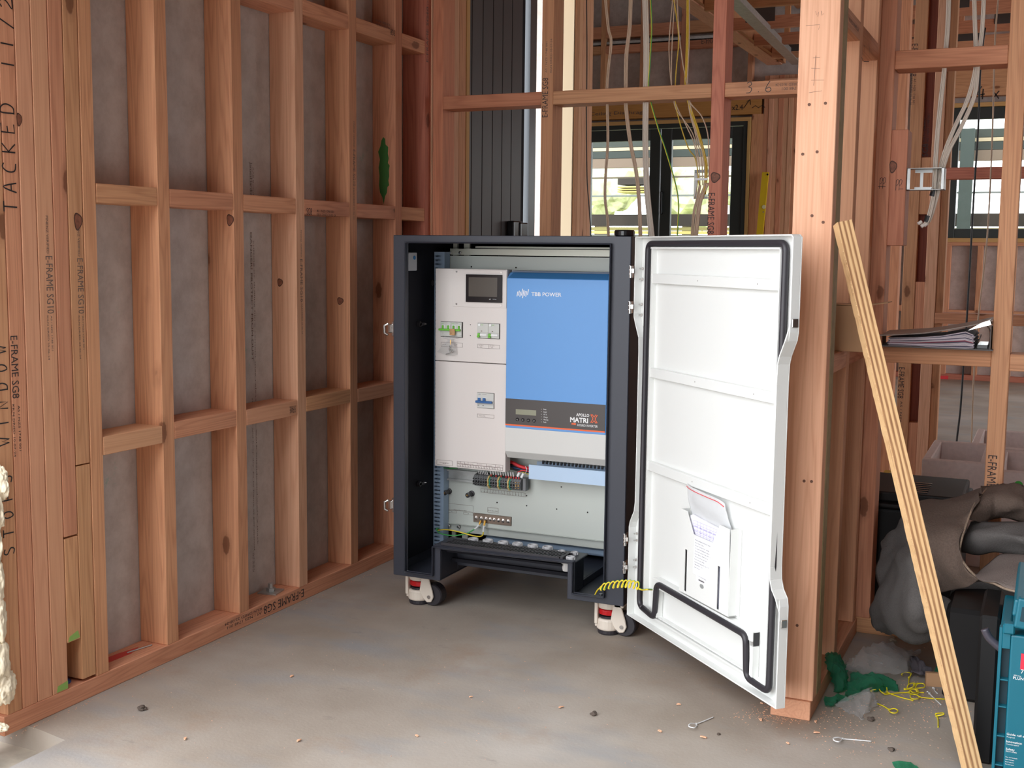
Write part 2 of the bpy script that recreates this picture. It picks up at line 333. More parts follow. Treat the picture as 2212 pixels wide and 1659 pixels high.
GLY = {'T': [[(0, 1), (1, 1)], [(.5, 1), (.45, 0)]], 'A': [[(0, 0), (.5, 1), (.9, 0)], [(.2, .4), (.75, .4)]], 'C': [[(.9, .9), (.5, 1), (.1, .6), (.2, .1), (.9, 0)]],
 'K': [[(.1, 1), (.1, 0)], [(.9, 1), (.15, .5), (.9, 0)]], 'E': [[(.9, 1), (.1, 1), (.1, 0), (.9, .05)], [(.1, .5), (.7, .55)]], 'D': [[(.1, 0), (.1, 1), (.7, .9), (.9, .5), (.6, .05), (0, 0)]],
 '1': [[(.4, 1), (.4, 0)]], '/': [[(.9, 1.2), (.1, -.1)]], '2': [[(0, .8), (.4, 1), (.8, .75), (.6, .4), (0, 0), (.9, 0)]], 'S': [[(.8, .9), (.3, 1), (.1, .7), (.8, .35), (.6, 0), (0, .1)]],
 'O': [[(.5, 1), (.1, .6), (.3, 0), (.8, .2), (.9, .7), (.5, 1)]], 'P': [[(.1, 0), (.15, 1), (.8, .9), (.7, .5), (.15, .45)]], 'W': [[(0, 1), (.25, 0), (.5, .7), (.7, 0), (1, 1)]], 'I': [[(.5, 1), (.5, 0)]],
 'N': [[(0, 0), (.1, 1), (.8, 0), (.9, 1)]], '3': [[(.1, .9), (.6, 1), (.75, .75), (.35, .55), (.8, .4), (.6, .05), (0, 0)]], '.': [[(.4, .02), (.45, .1)]],
 '6': [[(.7, 1), (.2, .5), (.1, .15), (.5, 0), (.9, .2), (.6, .45), (.2, .3)]], 'p': [[(.3, -.6), (.4, .8)], [(.3, .5), (.6, .9), (.9, .7), (.75, .2), (.4, .1)]], 'x': [[(.1, .6), (.8, 0)], [(.8, .6), (.1, 0)]],
 '4': [[(.5, 1), (.05, .4), (.9, .4)], [(.7, .8), (.65, 0)]], '0': [[(.5, 1), (.1, .6), (.2, .05), (.7, 0), (.9, .5), (.5, 1)]], '7': [[(.1, 1), (.9, 1), (.4, 0)]], '-': [[(.1, .5), (.9, .5)]], ' ': []}
def scrawl(parent, s, o, xd, yd, h, adv, m=None, wd=.0015, name='marker_writing', polys=None, lift=.0007):
    xd, yd = Vector(xd).normalized(), Vector(yd).normalized(); nn = xd.cross(yd); o = Vector(o)+nn*lift; b = MB()
    for i, ch in enumerate(s or ''):
        for pl in GLY.get(ch, []):
            pts = spline([(p[0]*h*.62+i*adv, p[1]*h, 0) for p in pl], 4) if len(pl) > 2 and ch not in 'ETKN1WI' else [Vector((p[0]*h*.62+i*adv, p[1]*h, 0)) for p in pl]
            _rib(b, pts, o, xd, yd, wd)
    for pl in polys or []: _rib(b, [Vector((p[0], p[1], 0)) for p in pl], o, xd, yd, wd)
    return b.build(name, m or MARK, parent)
def _rib(b, pts, o, xd, yd, wd):
    L_, R_ = [], []
    for i, p in enumerate(pts):
        t = (pts[min(i+1, len(pts)-1)]-pts[max(i-1, 0)]); t = t.normalized() if t.length > 0 else Vector((1, 0, 0)); n = Vector((-t.y, t.x, 0))*wd/2
        L_.append(p+n); R_.append(p-n)
    P_ = L_+R_; n = len(pts); b.add([o+xd*q.x+yd*q.y for q in P_], [(i, i+1, n+i+1, n+i) for i in range(n-1)])
def cloth(name, rows, m, parent=None, ku=6, kv=6, amp=.004, freq=9, thick=.002, seed=0, smooth=True, crease=0, pleat=0):
    """smooth sheet through a grid of control points, wrinkled by noise, solid"""
    R_ = [spline(r, ku) for r in rows]; cols = list(zip(*R_)); C_ = [spline(c, kv) for c in cols]
    nu, nv = len(C_), len(C_[0]); V = []
    for i in range(nu):
        for j in range(nv):
            p = C_[i][j]; a = C_[min(i+1, nu-1)][j]-C_[max(i-1, 0)][j]; b = C_[i][min(j+1, nv-1)]-C_[i][max(j-1, 0)]
            n = a.cross(b); n = n.normalized() if n.length > 1e-9 else Vector((0, 0, 1))
            q = p*freq+Vector((seed, seed*2, 0)); d = noise.noise(q)*amp+noise.noise(q*2.7)*amp*.4
            if crease: d += (abs(noise.noise(q*1.7+Vector((9, 0, 0))))**.5-.4)*crease
            if pleat: d += pleat*math.sin(9*noise.noise(p*4.2+Vector((seed*3, 0, 0)))+11*noise.noise(p*1.6+Vector((0, seed, 4))))
            V.append(p+n*d)
    F_ = [(i*nv+j, (i+1)*nv+j, (i+1)*nv+j+1, i*nv+j+1) for i in range(nu-1) for j in range(nv-1)]
    me = bpy.data.meshes.new(name); me.from_pydata(V, [], F_)
    if smooth:
        for p in me.polygons: p.use_smooth = True
    o = put(name, me, m, parent); md = o.modifiers.new('thick', 'SOLIDIFY'); md.thickness = thick; return o
# ================================================================ THE SETTING
XL = -2.053          # stud faces of the left wall
def st(name, loc, label, cat='wall'): return thing(name, loc, label, cat, kind='structure')
# ---- slab with the door rebate at the left jamb
b = MB(); fn = lambda u, v, d: Vector((u, v, d))
b.prism([(-1.92, 1.2), (7, 1.2), (7, 11.3), (-2.4, 11.3), (-2.4, 5.55), (-2.16, 5.5), (-2.16, 1.9), (-2.03, 1.896), (-1.92, 1.875)], fn, -.12, 0)
fl = b.build('floor', CONC); tag(fl, 'stained grey concrete slab floor of the house under construction', 'floor', kind='structure')
bl = MB().box(-6, -2.4, 5.55, 11.3, -.12, 0).build('floor', CONC); tag(bl, 'concrete slab of the far room behind the glazed doors on the left', 'floor', kind='structure')
b = MB().box(-2.5, -1.92, 1.2, 1.9, -.12, -.055)
tag(b.build('floor_rebate', mat('rough_concrete', (.42, .37, .30), .85, bump=.5, noise_amt=.25, noise_scale=14)), 'lower door rebate cast in the slab edge at the left jamb', 'slab edge', kind='structure')
b = MB().box(-14, 14, -10, 1.2, -.16, -.06)
tag(b.build('ground', mat('pale_gravel', (.50, .48, .45), .9, noise_amt=.2, noise_scale=20)), 'pale gravel driveway outside the open garage front', 'ground', kind='structure')
tag(MB().box(-40, 40, 11.3, 60, -.3, -.1).build('ground', mat('grass_ground', (.20, .22, .10), .9, noise_amt=.3, noise_scale=3)), 'grassy yard beyond the far wall', 'ground', kind='structure')
# ---- left wall
wl = st('wall_left', (XL, 2.8, 0), 'left garage wall of pink pine studs and noggings lined outside with grey sheet')
part(wl, 'lining_sheet', SHEET, XL-.100, XL-.091, 1.84, 2.70, 0, 2.6); part(wl, 'lining_sheet', SHEET, XL-.100, XL-.091, 2.703, 3.95, 0, 2.6)
timber(wl, 'bottom_plate', XL-.09, XL, 1.83, 3.955, 0, .045, 'y', PINE); timber(wl, 'top_plate', XL-.09, XL, 1.83, 3.955, 2.5, 2.545, 'y')
ys = [1.84, 1.8836, 1.9275, 1.972, 2.0208, 2.0648, 2.1108, 2.154]; bund = []
for i in range(7):
    g = .0011
    if i == 4:
        timber(wl, 'stud', XL-.09, XL, ys[i]+g, ys[i+1]-g, .408, 2.5); bund.append(timber(wl, 'stud', XL-.09, XL, ys[i]+g, ys[i+1]-g, .155, .404))
    elif i == 5: timber(wl, 'stud', XL-.09, XL, ys[i]+g, ys[i+1]-g, .571, 2.5); bund.append(timber(wl, 'stud', XL-.09, XL, ys[i]+g, ys[i+1]-g, .052, .568))
    else: bund.append(timber(wl, 'stud', XL-.09, XL, ys[i]+g, ys[i+1]-g, .045, 2.5, m=PINE_SMOOTH if i in (2, 3) else PINE))
tag(MB().lathe((XL-.045, 2.043, .045), (0, 0, 1), [(.022, 0), (.022, .004), (.010, .006), (.010, .022)], 12).build('anchor_bolt', mat('blue_anchor', (.03, .10, .30), .4)), 'small blue anchor bolt in the gap under the cut stud', 'bolt')
SY = [(2.364, 2.409), (2.667, 2.712), (2.963, 3.008), (3.258, 3.303), (3.549, 3.594), (3.757, 3.802)]
studs = [timber(wl, 'stud', XL-.09, XL, a, c, .045, 2.5, m=[PINE, PINE, PINE_PALE, PINE, PINE, PINE_RED][i]) for i, (a, c) in enumerate(SY)]
edges = [2.154]+[q for p_ in SY for q in p_]
for i in range(6):
    a, c = (2.154 if i == 0 else SY[i-1][1])+.0008, SY[i][0]-.0008
    timber(wl, 'nogging', XL-.09, XL, a, c, 1.183, 1.228, 'y'); timber(wl, 'nogging', XL-.09, XL, a, c, .581+.004*(i % 2), .626+.004*(i % 2), 'y', PINE if i % 2 else PINE_SMOOTH)
    timber(wl, 'nogging', XL-.09, XL, a, c, 1.766, 1.811, 'y')
dn, yy = (0, 0, -1), (0, 1, 0); up_, yn = (0, 0, 1), (0, -1, 0)
def onL(x, y): return at(x, y, 0, XL)
def stampL(par, x, y0, y1, s, h, m=INK):      # reads downwards, from photo point (x,y0) to (x,y1)
    a, c = onL(x, y0), onL(x, y1); text(par, s, a, dn, yy, h, m, width=a.z-c.z)
stampL(bund[2], 98, 466, 548, 'PINENZ VERIFIED', .007, INKG); stampL(bund[2], 98, 553, 678, 'E-FRAME SG10', .021, INKG)
stampL(bund[2], 109, 682, 758, 'AS / NZS 1748 001', .005, INKG); stampL(bund[2], 101, 682, 778, 'KILN DRIED 25-06-24', .005, INKG)
stampL(wl, 166, 476, 554, 'PINENZ VERIFIED', .007, INKG); stampL(wl, 166, 558, 678, 'E-FRAME SG10', .019, INKG)
stampL(wl, 177, 682, 755, 'AS / NZS 1748 001', .005, INKG); stampL(wl, 169, 682, 776, 'KILN DRIED 25-06-24', .005, INKG)
stampL(bund[0], 22, 726, 862, 'E-FRAME SG8', .020, INK); stampL(bund[0], 38, 876, 975, 'AS / NZS 1748 001', .006, INK); stampL(bund[0], 26, 874, 988, 'KILN DRIED 10-07-24', .006, INK)
p = onL(37, 458); scrawl(bund[0], 'TACKED', p, up_, yn, .036, .0415, wd=.0030)
p = onL(30, 150); scrawl(bund[0], '11/2', p, up_, yn, .034, .042, wd=.0030)
p = onL(31, 1195); scrawl(bund[0], 'STOPS', p, up_, yn, .028, .040, wd=.0028)
p = onL(20, 960); scrawl(bund[0], 'WINDOW', p, up_, yn, .028, .040, wd=.0028)
MB().prism([(0, 0), (.036, .002), (.030, .020), (.004, .012)], lambda u, v, d: Vector((XL+d, 2.024+u, .157+v)), .0004, .0012).build('green_spray_mark', GREENL, bund[4])
MB().prism([(0, 0), (.034, 0), (.034, .018), (.004, .014)], lambda u, v, d: Vector((XL+d, 1.984+u, .048+v)), .0004, .0012).build('green_spray_mark', GREENL, bund[3])
# knots with shape of their own
def knot(par, x, y, ry, rz, face='x', plane=XL):
    c = at(x, y, 0 if face == 'x' else 1, plane); V = MB(); V.cm = 0
    for k_, (sc, mm) in enumerate(((1, 0), (.8, 1))):
        n = 18; pts = []
        for i in range(n):
            a = 2*math.pi*i/n; r_ = sc*(1+.12*math.sin(3*a+1))
            pts.append((math.cos(a)*ry*r_, math.sin(a)*rz*r_))
        V.cm = mm
        if face == 'x': V.add([c+Vector((.0005+.0003*k_, u, v)) for u, v in pts], [tuple(range(n))])
        else: V.add([c+Vector((u, -.0005-.0003*k_, v)) for u, v in pts], [tuple(range(n))])
    return V.build('knot', [mat('knot_rim', (.09, .035, .022), .7), mat('knot_heart', (.24, .085, .045), .6, noise_amt=.3, noise_scale=120)], par)
knot(wl, 168, 478, .013, .020); knot(bund[0], 41, 258, .008, .014)
for (x, y, a, c) in ((605, 610, .010, .012), (497, 475, .012, .016), (735, 650, .012, .012), (1790, 0, 0, 0)):
    if a:
        k_ = {605: 3, 497: 1, 735: 4}[x]; Y = {605: 2.963, 497: 2.667, 735: 3.258}[x]
        knot(studs[k_-1 if k_ > 2 else 1], x, y, a, c, 'y', Y)
# dark shake in one stud side and the green splash
def blob(par, name, pix, ax, plane, m, off):
    V = [at(x, y, ax, plane) for x, y in pix]
    for v in V: v[ax] += off
    return MB().add(V, [tuple(range(len(V)))]).build(name, m, par)
blob(studs[4], 'green_paint_splash', [(828, 296), (832, 300), (833, 312), (839, 318), (838, 332), (840, 342), (838, 352), (842, 358), (840, 368), (841, 380), (839, 390), (841, 400), (837, 404), (836, 416), (832, 424), (829, 441), (826, 426), (821, 416), (819, 400), (820, 380), (818, 362), (821, 345), (817, 328), (822, 316), (824, 304)], 1, 3.549, GREENP, -.0006)
# sheet print
a, c = onL(541, 350), onL(541, 450)
sx = XL-.0905
def sheetprint(x, y0, y1, s, h):
    a, c = at(x, y0, 0, sx), at(x, y1, 0, sx); text(wl, s, a, dn, yy, h, INKG, width=a.z-c.z)
sheetprint(539, 350, 422, 'JamesHardie', .012); sheetprint(545, 362, 420, 'RAB Board', .005)
sheetprint(540, 502, 780, 'DANGER! PROTECT FROM DUST', .009); sheetprint(547, 520, 1180, 'cutting or drilling fibre cement may release dust. work outside and wear a mask', .005); sheetprint(544, 860, 1190, 'store flat and keep dry. fix to frame as per manual', .005)
sheetprint(545, 1196, 1236, '19:17  30-05-24', .010)
# stamps on the noggings and plate
def stampN(par, x, y, s, h, wd, dirn, yd=(0, 0, 1), m=INK): text(par, s, onL(x, y), dirn, yd, h, m, width=wd)
stampN(wl, 662, 464, 'SG8', .022, .028, yy); stampN(wl, 684, 458, 'AS / NZS 1748 001', .008, .095, yy); stampN(wl, 684, 466, 'KILN DRIED 20-05-24', .008, .105, yy)
stampN(wl, 853, 66, 'SG8', .020, .030, yn, (0, 0, -1)); stampN(wl, 842, 60, 'AS / NZS 1748 001', .007, .09, yn, (0, 0, -1)); stampN(wl, 842, 52, 'KILN DRIED 20-05-24', .007, .09, yn, (0, 0, -1))
stampN(wl, 638, 876, 'E-FRAME', .022, .030, yn, (0, 0, -1))
text(wl, 'E-FRAME SG8', Vector((XL, 2.985, .036)), yn, (0, 0, -1), .026, INK, width=.205)
text(wl, 'AS / NZS 1748 001', Vector((XL, 2.770, .024)), yn, (0, 0, -1), .008, INK, width=.16); text(wl, 'KILN DRIED 22-08-24', Vector((XL, 2.770, .036)), yn, (0, 0, -1), .008, INK, width=.17)
def stampS(par, x, y0, y1, s, h, Y, wd=None): # on stud faces, reads down
    a, c = onL(x, y0), onL(x, y1); text(par, s, a, dn, yy, h, INKG, width=a.z-c.z)
stampS(studs[2], 649, 497, 555, 'PINENZ VERIFIED', .006, 0); stampS(studs[2], 648, 560, 652, 'E-FRAME SG10', .013, 0); stampS(studs[2], 651, 656, 722, 'KILN DRIED 25-06-24', .006, 0)
stampS(studs[3], 763, 262, 318, 'PINENZ VERIFIED', .007, 0); stampS(studs[3], 762, 323, 402, 'E-FRAME SG10', .015, 0); stampS(studs[3], 763, 406, 474, 'KILN DRIED 25-06-24', .006, 0)
text(studs[5], 'E-FRAME SG10', onL(925, 135), up_, yn, .016, INKG, width=.19); text(studs[5], 'AS / NZS 1748', onL(925, 55), up_, yn, .008, INKG, width=.10)
# washer bolt on the plate, red spray, nail
t = thing('anchor_bolt', (XL-.05, 2.885, .045), 'galvanised anchor bolt with square washer on the bottom plate', 'bolt')
MB().box(-.030, .030, -.030, .030, 0, .004, Matrix.Translation((XL-.05, 2.885, .045)) @ Matrix.Rotation(.2, 4, 'Z')).build('washer_plate', GALV, t)
MB().lathe((XL-.05, 2.885, .049), (0, 0, 1), [(.014, 0), (.014, .010), (.008, .011), (.008, .024)], 6).build('nut', GALV, t)
MB().prism([(0, 0), (.03, .002), (.034, .115), (.018, .16), (.006, .10)], lambda u, v, d: Vector((XL-.075+u, 2.16+v, .045+d)), .0003, .0010).build('red_spray_mark', REDP, wl)
nl = MB().tube([Vector((XL-.05, 2.27, .0475)), Vector((XL-.035, 2.345, .0475))], .0016, 6).build('nail', GALV); tag(nl, 'loose nail lying on the bottom plate near the red spray mark', 'nail')
# ---- back wall frame
YB = 3.81
wb = st('wall_back', (-1.3, YB, 0), 'open pine stud frame behind the metal cabinet')
timber(wb, 'bottom_plate', -2.05, -.556, YB, YB+.09, 0, .045, 'x'); timber(wb, 'top_plate', -2.05, -.556, YB, YB+.09, 2.455, 2.5, 'x')
BX = [(-2.050, -2.009), (-1.629, -1.586), (-1.033, -.990), (-.60, -.557)]
bst = [timber(wb, 'stud', a, c, YB, YB+.09, .045, 2.455, m=[PINE_RED, PINE, PINE_RED, PINE][i]) for i, (a, c) in enumerate(BX)]
bn = []
for i in range(3):
    for z in (1.579, .80): bn.append(timber(wb, 'nogging', BX[i][1]+.0006, BX[i+1][0]-.0006, YB, YB+.09, z, z+.045, 'x', m=PINE_RED if i == 0 else PINE))
def onB(x, y, d=0): return atY(x, y, YB-d)
a, c = onB(1183, 253), onB(1183, 168); text(bst[1], 'E-FRAME SG8', a, up_, (-1, 0, 0), .022, INK, width=c.z-a.z)
a, c = onB(1182, 157), onB(1182, 90); text(bst[1], 'AS / NZS 1748 001', a, up_, (-1, 0, 0), .007, INKG, width=c.z-a.z); a, c = onB(1192, 157), onB(1192, 84); text(bst[1], 'KILN DRIED 03-07-24', a, up_, (-1, 0, 0), .007, INKG, width=c.z-a.z)
a, c = onB(1530, 417), onB(1530, 505); text(bst[2], 'E-FRAME SG8', a, dn, (1, 0, 0), .024, INK, width=a.z-c.z)
knot(bst[2], 1545, 383, .016, .017, 'y', YB)
p = onB(1612, 201); scrawl(bn[4], '3.6', p, (1, 0, 0), up_, .034, .030, wd=.0022)
a = onB(1722, 181); text(bn[4], 'DRIED 16-03-24', onB(1724, 178), (-1, 0, 0), (0, 0, -1), .010, INKG, width=.07); text(bn[4], '1748 001', onB(1724, 187), (-1, 0, 0), (0, 0, -1), .010, INKG, width=.05)
# ---- side wall beyond the back wall, with the dark door
ws = st('wall_side', (XL, 5.4, 0), 'left outer wall beyond the back frame with studs beside the dark door')
timber(ws, 'jamb', XL-.1, XL+.012, 4.06, 4.088, 0, 2.3, m=JAMB); timber(ws, 'stud', XL-.09, XL+.01, 3.957, 4.002, 0, 2.5, m=PINE_PALE); timber(ws, 'stud', XL-.09, XL+.01, 4.0025, 4.058, 0, 2.5, m=PINE)
for i, yv in enumerate((5.30, 5.346, 5.392, 5.438, 5.484)): timber(ws, 'stud', XL-.12, XL-.04, yv, yv+.0445, 0, 2.7, m=PINE_PALE if i else PINE)
part(ws, 'reveal_board', mat('pale_reveal_board', (.42, .33, .21), .6), XL-.135, XL-.045, 5.286, 5.299, 0, 2.7)
timber(ws, 'lintel', XL-.09, XL, 4.06, 5.286, 2.3, 2.5, 'y'); part(ws, 'lining_sheet', SHEET, XL-.10, XL-.091, 3.95, 5.286, 2.3, 3.4)
part(ws, 'lining_sheet', SHEET, -5.2, XL-.12, 5.52, 5.53, 0, 3.5)
d1 = st('door_1', (XL-.06, 4.4, 0), 'dark grey grooved door standing behind the back wall frame', 'door')
gy = [4.098+XL*0, 4.13, 4.222, 4.319, 4.413, 4.505, 4.597, 4.70]
gy = [4.0885, 4.13, 4.222, 4.319, 4.413, 4.505, 4.597, 4.705]
DKD = mat('dark_grey_door', (.045, .046, .052), .45)
b = MB()
for i in range(7): b.box(XL-.075, XL-.047, gy[i]+.0018, gy[i+1]-.0018, .02, 2.3)
b.build('door_leaf', DKD, d1, bevel=.002); part(d1, 'leaf_core', INBLACK, XL-.072, XL-.052, 4.0885, 4.74, .02, 2.3)
part(d1, 'door_frame', mat('door_frame_grey', (.10, .11, .12), .35, metal=.3), XL-.08, XL-.047, 4.785, 4.855, 0, 2.3); part(d1, 'door_frame', mat('door_frame_pale', (.42, .45, .46), .4), XL-.09, XL-.055, 4.857, 4.872, 1.55, 2.3)
b = MB(); c0 = at(1103, 500, 0, XL-.02); b.box(XL-.047, XL-.012, 4.56, 4.655, 1.02, c0.z+.045); b.box(XL-.035, XL-.005, 4.615, 4.69, 1.06, c0.z+.040); b.build('door_handle', GLOSSB, d1, bevel=.006, seg=2)
# ---- wall in the middle: short return ending in the bright post
XM = -.46
wm = st('wall_middle', (XM-.045, 2.71, 0), 'short return wall frame ending in the wide bright pine post')
timber(wm, 'bottom_plate', XM-.088, XM+.004, 2.705, 3.425, 0, .045, 'y', PINE_SMOOTH)
post = timber(wm, 'stud', -.540, -.4525, 2.712, 2.757, .0455, 2.5, m=PINE_PALE)
timber(wm, 'stud', -.541, -.4515, 2.7575, 2.81, .0455, 2.5, m=mat('treated_edge', (.34, .26, .13), .7, noise_amt=.15, noise_scale=40))
timber(wm, 'stud', XM-.09, XM, 3.055, 3.10, .0455, 2.5, m=PINE_SMOOTH); timber(wm, 'stud', XM-.09, XM, 3.37, 3.415, .0455, 2.5, m=PINE_SMOOTH); timber(wm, 'stud', -.545, -.50, 3.42, 3.808, .0455, 2.5, m=PINE)
for z in (1.60, .80):
    timber(wm, 'nogging', XM-.09, XM, 2.811, 3.054, z, z+.045, 'y'); timber(wm, 'nogging', XM-.09, XM, 3.101, 3.369, z, z+.045, 'y')
def onP(x, y): return atY(x, y, 2.712)
for (x, y) in ((1748, 226), (1783, 223), (1734, 333), (1765, 328), (1754, 466), (1778, 480), (1753, 1040), (1737, 1039), (1722, 1351)):
    c = onP(x, y); MB().cyl(c+Vector((0, -.001, 0)), c+Vector((0, .002, 0)), .0035, 8).build('nail_head', mat('rust_nail', (.14, .06, .035), .7), post)
p = onP(1741, 56); scrawl(post, '', p, (1, 0, 0), up_, .01, .01, m=PENCIL, wd=.0007, polys=[[(0, 0), (.030, .001), (.028, -.010)], [(.018, -.07), (.033, -.07)], [(.015, -.092), (.034, -.094)], [(.016, -.118), (.044, -.119)], [(.012, -.145), (.04, -.142)], [(.024, -.065), (.022, -.13)], [(.02, .03), (.022, .022), (.027, .028), (.025, .018)], [(.032, .03), (.034, .02), (.038, .024)]], name='pencil_marks')
text(wm, 'VERIFIED E-FRAME SG8', at(1833, 45, 0, XM), (0, 1, 0), up_, .010, INK, width=.15)
scrawl(wm, '17', at(1862, 118, 0, XM), (0, 1, 0), up_, .024, .02, wd=.002, polys=[[(.10, .045), (.12, .03), (.118, 0), (.03, -.012), (-.01, -.008)]])
# ---- unseen front wall and outer wall, added to block daylight from the right
tag(MB().box(.62, 7, 1.62, 1.75, -.06, 2.1).build('wall_front', SHEET), 'sheeted front wall right of the garage opening, added out of view to limit daylight', 'wall', kind='structure')
tag(MB().box(.80, .95, -9, 1.61, -.06, 6.0).build('wall_light_block', mat('dark_light_block', (.09, .08, .075), .8)), 'dark wall added outside on the right, out of view, to block daylight', 'wall', kind='structure')
# ---- right wall frame
YR = 3.43
wr = st('wall_right', (-.2, YR, 0), 'pine stud frame on the right holding the binder shelf nogging')
rs_ = [timber(wr, 'stud', -.470, -.422, YR, YR+.09, .045, 2.455, m=PINE), timber(wr, 'stud', -.1375, -.0915, YR, YR+.09, .045, 2.455, m=PINE), timber(wr, 'stud', .46, .505, YR, YR+.09, .045, 2.455), timber(wr, 'stud', 1.06, 1.105, YR, YR+.09, .045, 2.455), timber(wr, 'stud', 2.2, 2.245, YR, YR+.09, .045, 2.455)]
timber(wr, 'bottom_plate', -.47, 3.2, YR, YR+.09, 0, .045, 'x'); timber(wr, 'top_plate', -.47, 3.2, YR, YR+.09, 2.455, 2.5, 'x')
sn = timber(wr, 'nogging', -.4215, -.138, YR, YR+.09, 1.583, 1.632, 'x', PINE_RED); timber(wr, 'nogging', -.4215, -.138, YR, YR+.09, .783, .828, 'x', PINE_RED)
timber(wr, 'nogging', -.091, .459, YR, YR+.09, .775, .820, 'x', PINE)
for z in (.78, 1.583): timber(wr, 'nogging', .5055, 1.0595, YR, YR+.09, z, z+.045, 'x', PINE)
blk = timber(wr, 'packing_block', -.4215, -.378, YR-.001, YR+.088, 1.107, 1.421, m=PINE_RED)
def onR(x, y): return atY(x, y, YR)
scrawl(rs_[0], 'pp', onR(1897, 398), (1, .0, 0), up_, .020, .0085, wd=.0012, polys=[[(0, -.006), (.020, -.0065)]]); scrawl(blk, 'pp', onR(1932, 402)+Vector((0, -.001, 0)), (1, 0, 0), up_, .020, .0085, wd=.0012, polys=[[(.012, -.008), (.024, -.008)]])
knot(blk, 1929, 360, .010, .017, 'y', YR-.001)
a, c = onR(2135, 983), onR(2135, 1052); text(rs_[1], 'E-FRAME', a, dn, (1, 0, 0), .024, INK, width=a.z-c.z)
# second stud pair seen past the binder bay
wc = st('wall_corridor', (-.4, 5.5, 0), 'inner corridor frame of doubled studs and noggings behind the right frame')
YC = 5.5
timber(wc, 'stud', -.602, -.548, YC, YC+.09, 0, 3.0); timber(wc, 'stud', -.508, -.462, YC, YC+.09, 0, 3.0, m=PINE_PALE); part(wc, 'shaded_stud', PINE_DARK, -.548, -.508, YC+.05, YC+.09, 0, 3.0)
for z0, z1 in ((1.26, 1.505), (.63, .965), (0, .34)): timber(wc, 'packing_block', -.5475, -.5085, YC+.002, YC+.05, z0, z1)
timber(wc, 'stud', -.462, -.43, YC+.02, YC+.09, 0, 3.0, m=PINE); timber(wc, 'stud', -.70, -.655, YC+.3, YC+.39, 0, 3.0, m=PINE)
timber(wc, 'nogging', -.46, .9, YC, YC+.09, 1.411, 1.459, 'x', PINE_RED); timber(wc, 'nogging', -.46, .9, YC, YC+.09, .785, .832, 'x'); timber(wc, 'stud', .9, .945, YC, YC+.09, 0, 3.0)
def stC(x, y0, y1, s, h): a, c = atY(x, y0, YC), atY(x, y1, YC); text(wc, s, a, dn, (1, 0, 0), h, INK, width=a.z-c.z)
stC(1970, 95, 165, 'E-FRAME SG8', .026); stC(1974, 170, 225, 'AS / NZS 1748 001', .009); stC(1968, 168, 226, 'KILN DRIED 10-06-24', .009); stC(1942, 793, 860, 'E-FRAME SG8', .026); stC(1945, 866, 912, 'AS / NZS', .009)
a = atY(2004, 338, YC); text(wc, 'SG8', a+Vector((.0, .002, 0)), up_, (-1, 0, 0), .026, INK, width=.055); text(wc, 'AS / NZS 1748 001', a+Vector((.0, .002, .062)), up_, (-1, 0, 0), .009, INK, width=.12); text(wc, 'KILN DRIED', a+Vector((-.014, .002, .062)), up_, (-1, 0, 0), .009, INK, width=.10)
# ---- far wall with glazed doors and window
YF = 11.04
wf = st('wall_far', (-2, YF, 0), 'far pine framed wall lined with grey sheet around glazed doors and window')
DX0, DX1, DZ = -4.33, -2.64, 2.30
WX0, WX1, WZ0, WZ1 = -.90, 1.1, 1.235, 2.35
SY1 = YF+.092
for (x0, x1, z0, z1) in ((-5.2, DX0, 0, 4.0), (DX0, DX1, DZ+.028, 4.0), (DX1, WX0, 0, 4.0), (WX0, WX1, 0, WZ0), (WX0, WX1, WZ1, 4.0), (WX1, 7, 0, 4.0)): part(wf, 'lining_sheet', SHEET, x0, x1, SY1, SY1+.01, z0, z1)
timber(wf, 'bottom_plate', DX1+.13, 6, YF, YF+.09, 0, .045, 'x', PINE_RED)
lint = timber(wf, 'lintel', -4.45, DX1-.05+.17, YF-.002, YF+.088, 2.36, 2.585, 'x', LINTEL)
timber(wf, 'jamb', DX0-.03, DX1+.03, YF-.01, YF+.09, DZ+.0, DZ+.035, 'x', JAMB); timber(wf, 'jamb', DX1, DX1+.03, YF-.01, YF+.09, 0, DZ, m=JAMB); timber(wf, 'jamb', DX0-.03, DX0, YF-.01, YF+.09, 0, DZ, m=JAMB)
xx = DX1+.035
for i in range(2): timber(wf, 'stud', xx, xx+.054, YF, YF+.09, 0, 2.36); xx += .0545
for i in range(7): timber(wf, 'stud', xx, xx+.0445, YF-.004*(i % 2), YF+.09, 0, 2.70, m=PINE_PALE if i % 3 else PINE); xx += .045
for x in (-4.10, -3.70, -3.30, -2.90): timber(wf, 'stud', x, x+.05, YF, YF+.09, 2.586, 4.0, m=PINE)
timber(wf, 'stud', -2.66, -2.615, YF, YF+.09, 2.586, 3.0)
for x0, x1 in ((-4.5, -4.101), (-4.05, -3.701), (-3.65, -3.301), (-3.25, -2.901), (-2.85, -2.5)):
    timber(wf, 'nogging', x0, x1, YF, YF+.09, 2.99, 3.06, 'x'); part(wf, 'flashing_strip', GALV, x0, x1, YF+.02, YF+.09, 3.075, 3.10); timber(wf, 'nogging', x0, x1, YF, YF+.09, 3.13, 3.24, 'x')
for x in (-1.66, -1.2): timber(wf, 'stud', x, x+.05, YF, YF+.09, .045, 3.2)
for x in (-1.06, -1.01, -.96, WX1+.05, 1.7, 2.3, 2.9): timber(wf, 'stud', x, x+.045, YF, YF+.09, .045, 3.2)
for x in (-.86, -.60, -.33, -.05, .25, .55, .85): timber(wf, 'stud', x, x+.045, YF, YF+.09, .045, 1.17, m=PINE)
for z in (.59, 1.17, 1.79): 
    timber(wf, 'nogging', -1.60, -1.062, YF, YF+.09, z, z+.05, 'x'); timber(wf, 'nogging', -2.10, -1.665, YF, YF+.09, z, z+.05, 'x')
